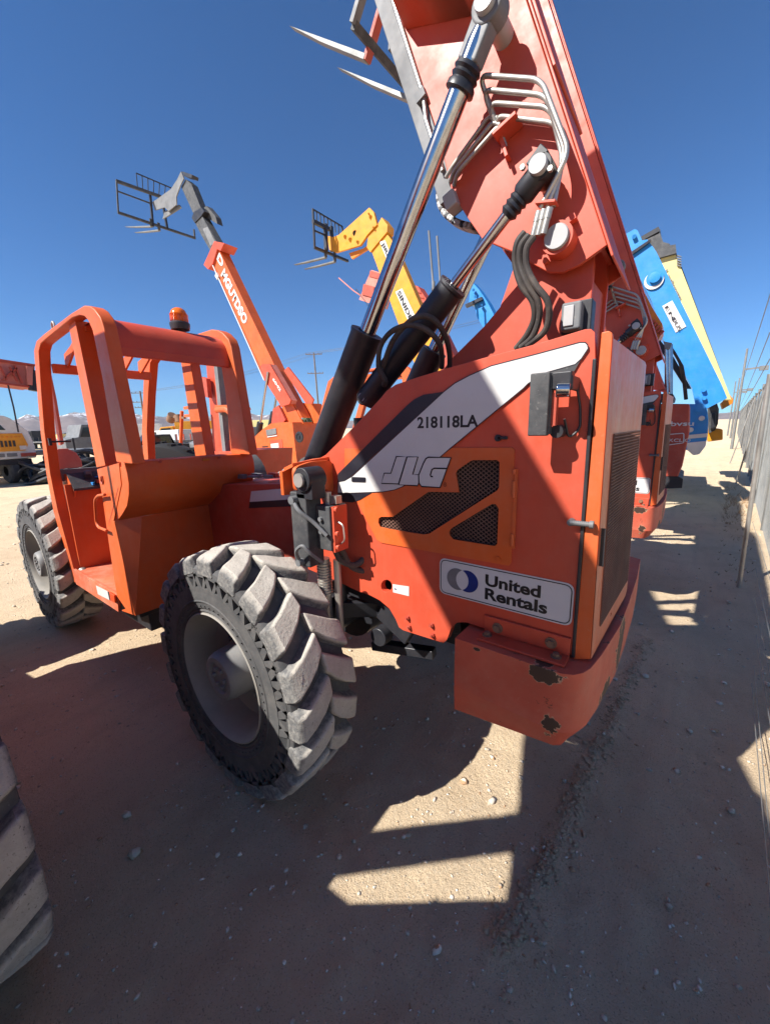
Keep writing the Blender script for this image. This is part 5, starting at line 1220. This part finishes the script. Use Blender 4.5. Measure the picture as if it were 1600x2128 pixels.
# tyre standing behind the cab
TY = thing('loose_tyre', 'big dark tyre leaning in the yard, seen through the rear cab window', 'tyre', (0, 0, 0))
c7 = atd(348, 1040, 5.6)
MB().lathe((c7.x, c7.y, .88), (.62, -.78, .0), [(-.2, .5), (-.22, .7), (-.2, .84), (-.14, .88), (.14, .88), (.2, .84), (.22, .7), (.2, .5)], 40).build('carcass', BKX, TY)
g = MB()
for k in range(26):
    a = 2 * math.pi * k / 26; ax = V(.62, -.78, .0).normalized(); u_ = V(0, 0, 1); u_ = (u_ - ax * u_.dot(ax)).normalized(); v_ = ax.cross(u_); e_ = u_ * math.cos(a) + v_ * math.sin(a)
    for s_ in (-1, 1): g.box(V(c7.x, c7.y, .88) + e_ * .885 + ax * .09 * s_, (.13, .05, .03), (ax, e_.cross(ax), e_))
g.build('tread_lugs', BKX, TY)

# salmon boom coming in from the left edge
ML = root('crane_boom', 'faded salmon lattice boom entering at the left edge beside the cab', 'crane', 0, 0, 0)
XL = -7.0
def xs_(pl, X, w_, name, mat, parent, off=0): return MB().plate([at(x, y, X=X) + V(off, 0, 0) for x, y in pl], (-w_, 0, 0)).build(name, mat, parent, ang=25)
xs_([(-160, 735), (0, 746), (72, 757), (70, 806), (0, 798), (-160, 785)], XL, .4, 'boom', PNK, ML)
xs_([(-60, 743), (0, 746), (72, 757), (72, 761), (0, 752), (-60, 749)], XL, .5, 'top_flange', ORD, ML, off=.03)
xs_([(-60, 790), (0, 794), (62, 802), (62, 806), (0, 798), (-60, 794)], XL, .5, 'bottom_flange', ORD, ML, off=.03)
for (a, b) in (((0, 760), (14, 790)), ((20, 762), (36, 792)), ((36, 764), (4, 790)), ((30, 758), (46, 796))): MB().bar(at(*a, X=XL + .03), at(*b, X=XL + .03), .04, .02).build('lattice_bar', ORD, ML)
xs_([(52, 761), (66, 763), (65, 801), (55, 799)], XL, .06, 'end_plate', PNK, ML, off=.08)
MB().cyl(at(70, 770, X=XL), at(70, 812, X=XL), .07, 12).build('sheave_block', BLK, ML)
MB().tube([at(16, 798, X=XL), at(28, 846, X=XL), at(38, 898, X=XL)], .012, 5).build('hoist_line', BLK, ML)
xs_([(103, 778), (107, 778), (118, 830), (133, 922), (127, 925), (113, 836)], XL, .15, 'support_strut', ORG, ML)

# ---------- yard vehicles
def wheelset(mb_list, parent, r_, w_, mat=None):
    for p in mb_list:
        o_ = MB().lathe(p, (0, 1, 0), [(0, r_ * .5), (0, r_ * .92), (w_ * .15, r_), (w_ * .85, r_), (w_, r_ * .92), (w_, r_ * .5)], 22).build('wheel', RUB, parent)
        MB().lathe(p + V(0, .02, 0), (0, 1, 0), [(.05, 0), (.05, r_ * .2), (.0, r_ * .3), (.0, r_ * .5)], 18).build('rim', RIM, o_)
def truck_local(label, pos, rz, kind, col, sc_=1.0, group=None):
    T_ = thing('parked_truck' if kind != 'van' else 'parked_van', label, 'truck' if kind != 'van' else 'van', pos, group, rz)
    if kind == 'pickup':
        MB().plate([V(-2.7, -.9, .5), V(-2.7, -.9, 1.0), V(-1.6, -.9, 1.15), V(-.9, -.9, 1.75), V(.5, -.9, 1.8), V(.75, -.9, 1.15), V(2.7, -.9, 1.12), V(2.7, -.9, .5)], (0, 1.8, 0)).build('body', col, T_, bevel=.06)
        MB().plate([V(-1.42, -.91, 1.18), V(-.86, -.91, 1.66), V(.42, -.91, 1.70), V(.58, -.91, 1.18)], (0, 1.82, 0)).build('side_window', GLS, T_)
        MB().bb((-2.73, -.85, .55), (-2.66, .85, .75)).build('bumper', GRY, T_)
        wheelset([V(-1.75, -.92, .4), V(1.75, -.92, .4), V(-1.75, .68, .4), V(1.75, .68, .4)], T_, .4, .25)
    elif kind == 'box':
        MB().bb((-1.2, -1.2, 1.0), (4.2, 1.2, 3.1)).build('cargo_box', col, T_, bevel=.03)
        MB().plate([V(-3.2, -1.1, .7), V(-3.2, -1.1, 1.5), V(-2.7, -1.1, 2.5), V(-1.35, -1.1, 2.6), V(-1.35, -1.1, .7)], (0, 2.2, 0)).build('cab', col, T_, bevel=.08)
        MB().plate([V(-3.0, -1.12, 1.6), V(-2.62, -1.12, 2.35), V(-1.7, -1.12, 2.4), V(-1.7, -1.12, 1.6)], (0, 2.24, 0)).build('side_window', GLS, T_)
        wheelset([V(-2.4, -1.15, .5), V(2.6, -1.15, .5), V(3.6, -1.15, .5), V(-2.4, .85, .5), V(2.6, .85, .5)], T_, .5, .3)
    elif kind == 'van':
        MB().plate([V(-2.6, -.95, .4), V(-2.6, -.95, 1.1), V(-1.9, -.95, 1.35), V(-1.3, -.95, 2.1), V(2.6, -.95, 2.2), V(2.6, -.95, .4)], (0, 1.9, 0)).build('body', col, T_, bevel=.08)
        MB().plate([V(-1.72, -.96, 1.35), V(-1.28, -.96, 1.95), V(-.3, -.96, 1.98), V(-.3, -.96, 1.35)], (0, 1.92, 0)).build('side_window', GLS, T_)
        wheelset([V(-1.75, -.97, .36), V(1.75, -.97, .36), V(-1.75, .73, .36), V(1.75, .73, .36)], T_, .36, .24)
    elif kind == 'flat':
        MB().bb((-1.4, -1.2, .95), (5.0, 1.2, 1.15)).build('flat_bed', GRY, T_)
        for k in range(7): MB().bb((-1.2 + k * .9, -1.25, 1.15), (-1.12 + k * .9, -1.15, 1.75)).build('stake', col, T_)
        MB().plate([V(-3.4, -1.1, .7), V(-3.4, -1.1, 1.6), V(-2.6, -1.1, 1.75), V(-2.3, -1.1, 2.6), V(-1.5, -1.1, 2.6), V(-1.5, -1.1, .7)], (0, 2.2, 0)).build('cab', col, T_, bevel=.06)
        MB().plate([V(-2.48, -1.12, 1.75), V(-2.22, -1.12, 2.4), V(-1.65, -1.12, 2.4), V(-1.65, -1.12, 1.75)], (0, 2.24, 0)).build('side_window', GLS, T_)
        wheelset([V(-2.6, -1.15, .5), V(2.6, -1.15, .5), V(3.7, -1.15, .5), V(-2.6, .85, .5)], T_, .5, .3)
    return T_
def gp(px, dep, py=900):
    p = atd(px, py, dep); return V(p.x, p.y, 0)
# the white truck with the yellow louvred back, at the left edge
p = gp(-8, 15.5)
TW = thing('parked_truck', 'white truck with a yellow louvred rear panel at the left edge of the yard', 'truck', p, None, R(12))
MB().plate([V(0, -1.9, 1.0), V(0, 1.15, 1.0), V(0, 1.18, 1.5), V(0, 1.05, 2.1), V(0, .55, 2.62), V(0, .35, 2.72), V(0, -1.9, 2.75)], (-4.5, 0, 0)).build('body', WLL, TW, bevel=.05)
yp = MB().plate([V(.02, -1.9, 1.32), V(.02, .80, 1.32), V(.02, .92, 1.55), V(.02, .80, 2.02), V(.02, -1.9, 2.05)], (.03, 0, 0)).build('yellow_panel', YEL, TW, bevel=.01)
for k in range(12): MB().bb((.05, -1.0 + k * .13, 1.5), (.075, -.93 + k * .13, 1.74)).build('louvre', BLK, yp)
for k in range(13): MB().bb((.05, -1.0 + k * .14, 1.86), (.07, -.94 + k * .14, 1.92)).build('vent_slot', YOR, yp)
MB().plate([V(.01, -1.9, 2.16), V(.01, .30, 2.16), V(.01, .16, 2.36), V(.01, -.2, 2.42), V(.01, -1.9, 2.42)], (.03, 0, 0)).build('rear_window', GLS, TW)
MB().bb((.01, -.5, 1.10), (.04, .1, 1.24)).bb((.01, .18, 1.10), (.04, .5, 1.24)).build('lower_grille', GRY, TW)
MB().bb((.02, .62, 1.08), (.07, 1.12, 1.22)).build('tail_light', ORD, TW); MB().bb((.05, .62, 1.36), (.07, .85, 1.52)).build('sticker', WHT, yp)
MB().bb((-.8, -1.9, .78), (-.1, 1.0, .98)).build('rear_frame', BLK, TW)
for yv in (.55, 1.05, -.6): MB().lathe(V(-.55, yv - .3, .50), (0, 1, 0), [(0, .2), (0, .44), (.06, .50), (.26, .50), (.32, .44), (.32, .2)], 26).build('wheel', RUB, TW)
MB().cyl((-.2, 1.75, 1.2), (-.2, 1.75, 2.45), .03, 8).bb((-.25, 1.62, 2.4), (-.15, 1.85, 2.72)).build('mirror', BLK, TW)
# dark truck behind it and the heap of black hose
truck_local('dark flatbed truck parked behind the white and yellow one', gp(118, 21), R(75), 'flat', BLK)
HP = thing('hose_pile', 'heap of black rubber hose and mats on the ground beyond the cab', 'hose pile', gp(160, 17))
rr = random.Random(12)
for k in range(34):
    a = rr.uniform(0, 6.28); rx = rr.uniform(.5, 1.5); zc = .15 + (1 - rx / 1.6) * rr.uniform(.2, 1.8); cx, cy = rr.uniform(-.5, .5), rr.uniform(-.9, .9)
    ring = [V(cx + rx * .7 * math.cos(t_), cy + rx * math.sin(t_), max(.05, zc + .25 * math.sin(t_ * 2 + a))) for t_ in np.linspace(0, 2 * math.pi, 25)]
    MB().tube(ring, rr.uniform(.05, .10), 7).build('hose_coil', BLK, HP)
veh = [(232, 30, 'flat', GRY, 'grey flatbed with stake sides seen behind the cab posts', 95), (262, 52, 'box', WLL, 'white box truck seen between two cab posts', 60),
       (330, 28, 'pickup', BLK, 'black pickup just left of the second cab', 80), (345, 42, 'van', WLL, 'white van far behind the black pickup', 20),
       (300, 36, 'flat', ORD, 'red cabbed flatbed beyond the cab window', 110), (500, 34, 'pickup', GRY, 'grey pickup under the long lettered boom', 70),
       (512, 48, 'box', PYL, 'cream box truck under the long lettered boom', 30), (470, 30, 'van', GRY, 'grey van behind the second cab roof hoop', 85), (395, 45, 'box', YEL, 'yellow box truck seen through the second cab', 50)]
for (px, dep, kd, col, lab, rz) in veh: truck_local(lab, gp(px, dep), R(rz), kd, col)
rr = random.Random(21)
for k in range(34):
    px = rr.uniform(-60, 620); dep = rr.uniform(55, 130); kd = rr.choice(('pickup', 'van', 'flat', 'flat', 'pickup')); col = rr.choice((WLL, WLL, GRY, BLK, ORD, YEL, BLK, ORG))
    cn = {WLL: 'white', GRY: 'grey', BLK: 'black', ORD: 'dull red', YEL: 'yellow', BLU: 'blue', ORG: 'orange'}[col]
    truck_local('tiny far %s vehicle in the crowded yard below the mountains' % cn, gp(px, dep), rr.uniform(0, 6.28), kd, col, group='far %s vehicles below the mountains' % cn)
# low buildings and bright clutter along the yard's far edge
for k in range(12):
    px = -40 + k * 58; dep = rr.uniform(260, 420); p = gp(px, dep); w_ = rr.uniform(8, 22); h_ = rr.uniform(2.2, 4)
    T_ = thing('warehouse', 'low pale building on the far edge of the yard', 'building', p, 'low pale buildings along the horizon', rr.uniform(0, 3))
    MB().bb((-w_ / 2, -6, 0), (w_ / 2, 6, h_)).build('wall', rr.choice((WLL, PYL, PNK)), T_)
    MB().plate([V(-w_ / 2 - .3, -6.3, h_), V(-w_ / 2 - .3, 6.3, h_), V(-w_ / 2 - .3, 0, h_ + 1.4)], (w_ + .6, 0, 0)).build('roof', GRY, T_)
    for j in range(3): MB().bb((-w_ / 2 + 1 + j * w_ / 3.4, -6.05, .1), (-w_ / 2 + 1 + j * w_ / 3.4 + w_ / 6, -5.98, h_ * .7)).build('roller_door', GRY, T_)

# far trees behind the lettered boom and at the left edge
def tree(px, dep, h_, r_, label, seed):
    p = gp(px, dep); T_ = thing('tree', label, 'tree', p); rs = random.Random(seed)
    tr = MB().cone((0, 0, 0), (0, 0, h_ * .45), .22, .12, 8)
    for k in range(6):
        a = rs.uniform(0, 6.28); tr.cone((0, 0, h_ * .3), (r_ * .6 * math.cos(a), r_ * .6 * math.sin(a), h_ * rs.uniform(.5, .8)), .09, .03, 6)
    tr.build('trunk', WOD, T_)
    g = MB()
    for k in range(1700):
        a = rs.uniform(0, 6.28); u_ = rs.uniform(-1, 1); q = rs.random() ** .4; s_ = math.sqrt(1 - u_ * u_)
        c_ = V(r_ * q * s_ * math.cos(a), r_ * q * s_ * math.sin(a), h_ * .62 + h_ * .38 * q * u_)
        if math.sin(c_.x * 2.3 + seed) * math.sin(c_.y * 2.1) * math.sin(c_.z * 1.9) > .25: continue
        e1 = V(rs.uniform(-1, 1), rs.uniform(-1, 1), rs.uniform(-1, 1)).normalized() * .22; e2 = e1.orthogonal().normalized() * .16
        g.add([c_ - e1, c_ + e2, c_ + e1, c_ - e2], [(0, 1, 2, 3)])
    g.build('crown', GRN, T_, smooth=False, merge=False)
tree(672, 42, 4.0, 2.2, 'dark green tree between the lettered boom base and the black cylinder', 3)
tree(-2, 60, 4.6, 2.4, 'dark tree behind the white truck at the left edge', 5)

# ------------------------------------------------------------------ power poles and lines
def pole(px_t, py_t, px_b, dep, label, arms, lean=0, r_=.15):
    tp_ = atd(px_t, py_t, dep); b0 = atd(px_b, 905, dep); bz = V(b0.x, b0.y, 0)
    bz = tp_ + (b0 - tp_) * (tp_.z / max(.1, tp_.z - b0.z)); bz.z = 0
    T_ = thing('power_pole', label, 'power pole', bz); tp = tp_ - bz
    MB().cone((0, 0, -.2), tp, r_, r_ * .65, 12).build('pole', WOD, T_)
    ends = []
    for (f, L) in arms:
        c_ = tp * f; hv = V(.62, .78, 0) if px_t < 500 else V(.80, -.60, 0); hv = V(CR[0], CR[1], 0).normalized()
        MB().bar(c_ - hv * L / 2, c_ + hv * L / 2, .13, .11).build('crossarm', WOD, T_)
        for s_ in (-1, -.55, .55, 1):
            q = c_ + hv * L / 2 * s_ * .94; MB().cyl(q, q + V(0, 0, .2), .05, 6).build('insulator', GRY, T_); ends.append(bz + q + V(0, 0, .2))
    return T_, ends
P1, e1 = pole(652, 733, 667, 60, 'timber power pole with two crossarms between the lettered boom and the black cylinder', [(.985, 2.5), (.77, 2.4)])
P2, e2 = pole(291, 813, 304, 64, 'small power pole with three crossarms seen through the cab', [(.97, 2.9), (.80, 2.9), (.70, 2.4)], r_=.18)
def wire(a, b, sag=1.0, r_=.012, label='thin power line crossing the sky', grp='power lines strung between the poles'):
    a = Vector(a); b = Vector(b); pts = [a.lerp(b, t_) - V(0, 0, 4 * sag * t_ * (1 - t_)) for t_ in np.linspace(0, 1, 15)]
    o_ = MB().tube(pts, r_, 5).build('power_line', GRY, None); tag(o_, label, 'power line', grp)
for j in range(4):
    wire(e1[j], e2[j], .8, .014); wire(e1[j], e1[j] + (e1[j] - e2[j]) * 1.3, .8, .014, 'thin power line running right from the tall crossarm pole behind the cylinder', 'power lines right of the crossarm pole')
rt = []
for (x, yt, yb, Y, lab, am) in ((1553, 724, 860, 33, 'tall pale pole beside the fence with a lamp bracket', 1), (1529, 792, 860, 60, 'second thin pole behind the fence with a dark lamp', 0), (1537, 785, 862, 52, 'third thin pole behind the fence', 0)):
    tp_ = at(x, yt, Y=Y); b0 = at(x - 8, yb, Y=Y); bz = b0 + (b0 - tp_) * (b0.z / (tp_.z - b0.z)); bz.z = 0; bz = V(tp_.x, tp_.y, 0)
    T_ = thing('light_pole', lab, 'light pole', bz); MB().cone((0, 0, -.2), (0, 0, tp_.z), .085, .055, 12).build('pole', GAL, T_)
    MB().bar((0, 0, tp_.z * .80), (.9, 0, tp_.z * .81), .1, .1).box((.9, 0, tp_.z * .80), (.4, .3, .25)).build('lamp_bracket', GRY, T_)
    rt.append(V(tp_.x, tp_.y, tp_.z))
for (a, ya, b, yb, wl) in (((1600, 690), 14, (1535, 850), 70, 'middle of the three power lines falling away above the fence'), ((1600, 745), 14, (1532, 862), 70, 'lowest of the three power lines falling away above the fence'), ((1604, 600), 13, (1528, 838), 75, 'highest of the three power lines falling away above the fence')):
    wire(at(*a, Y=ya), at(*b, Y=yb), .15, .012, wl, 'power lines above the fence')

HAZE = 3.5e-5
# ------------------------------------------------------------------ air
HZ = bpy.data.materials.new('thin dusty air'); HZ.use_nodes = True; t_ = HZ.node_tree; t_.nodes.clear()
pv = t_.nodes.new('ShaderNodeVolumePrincipled'); pv.inputs['Color'].default_value = (.80, .87, 1.0, 1); pv.inputs['Density'].default_value = HAZE; pv.inputs['Anisotropy'].default_value = .0
mo = t_.nodes.new('ShaderNodeOutputMaterial'); t_.links.new(pv.outputs[0], mo.inputs['Volume'])
o = MB().bb((-9500, -9500, -12), (9500, 9500, 900)).build('haze', HZ, None, smooth=False); o['kind'] = 'stuff'
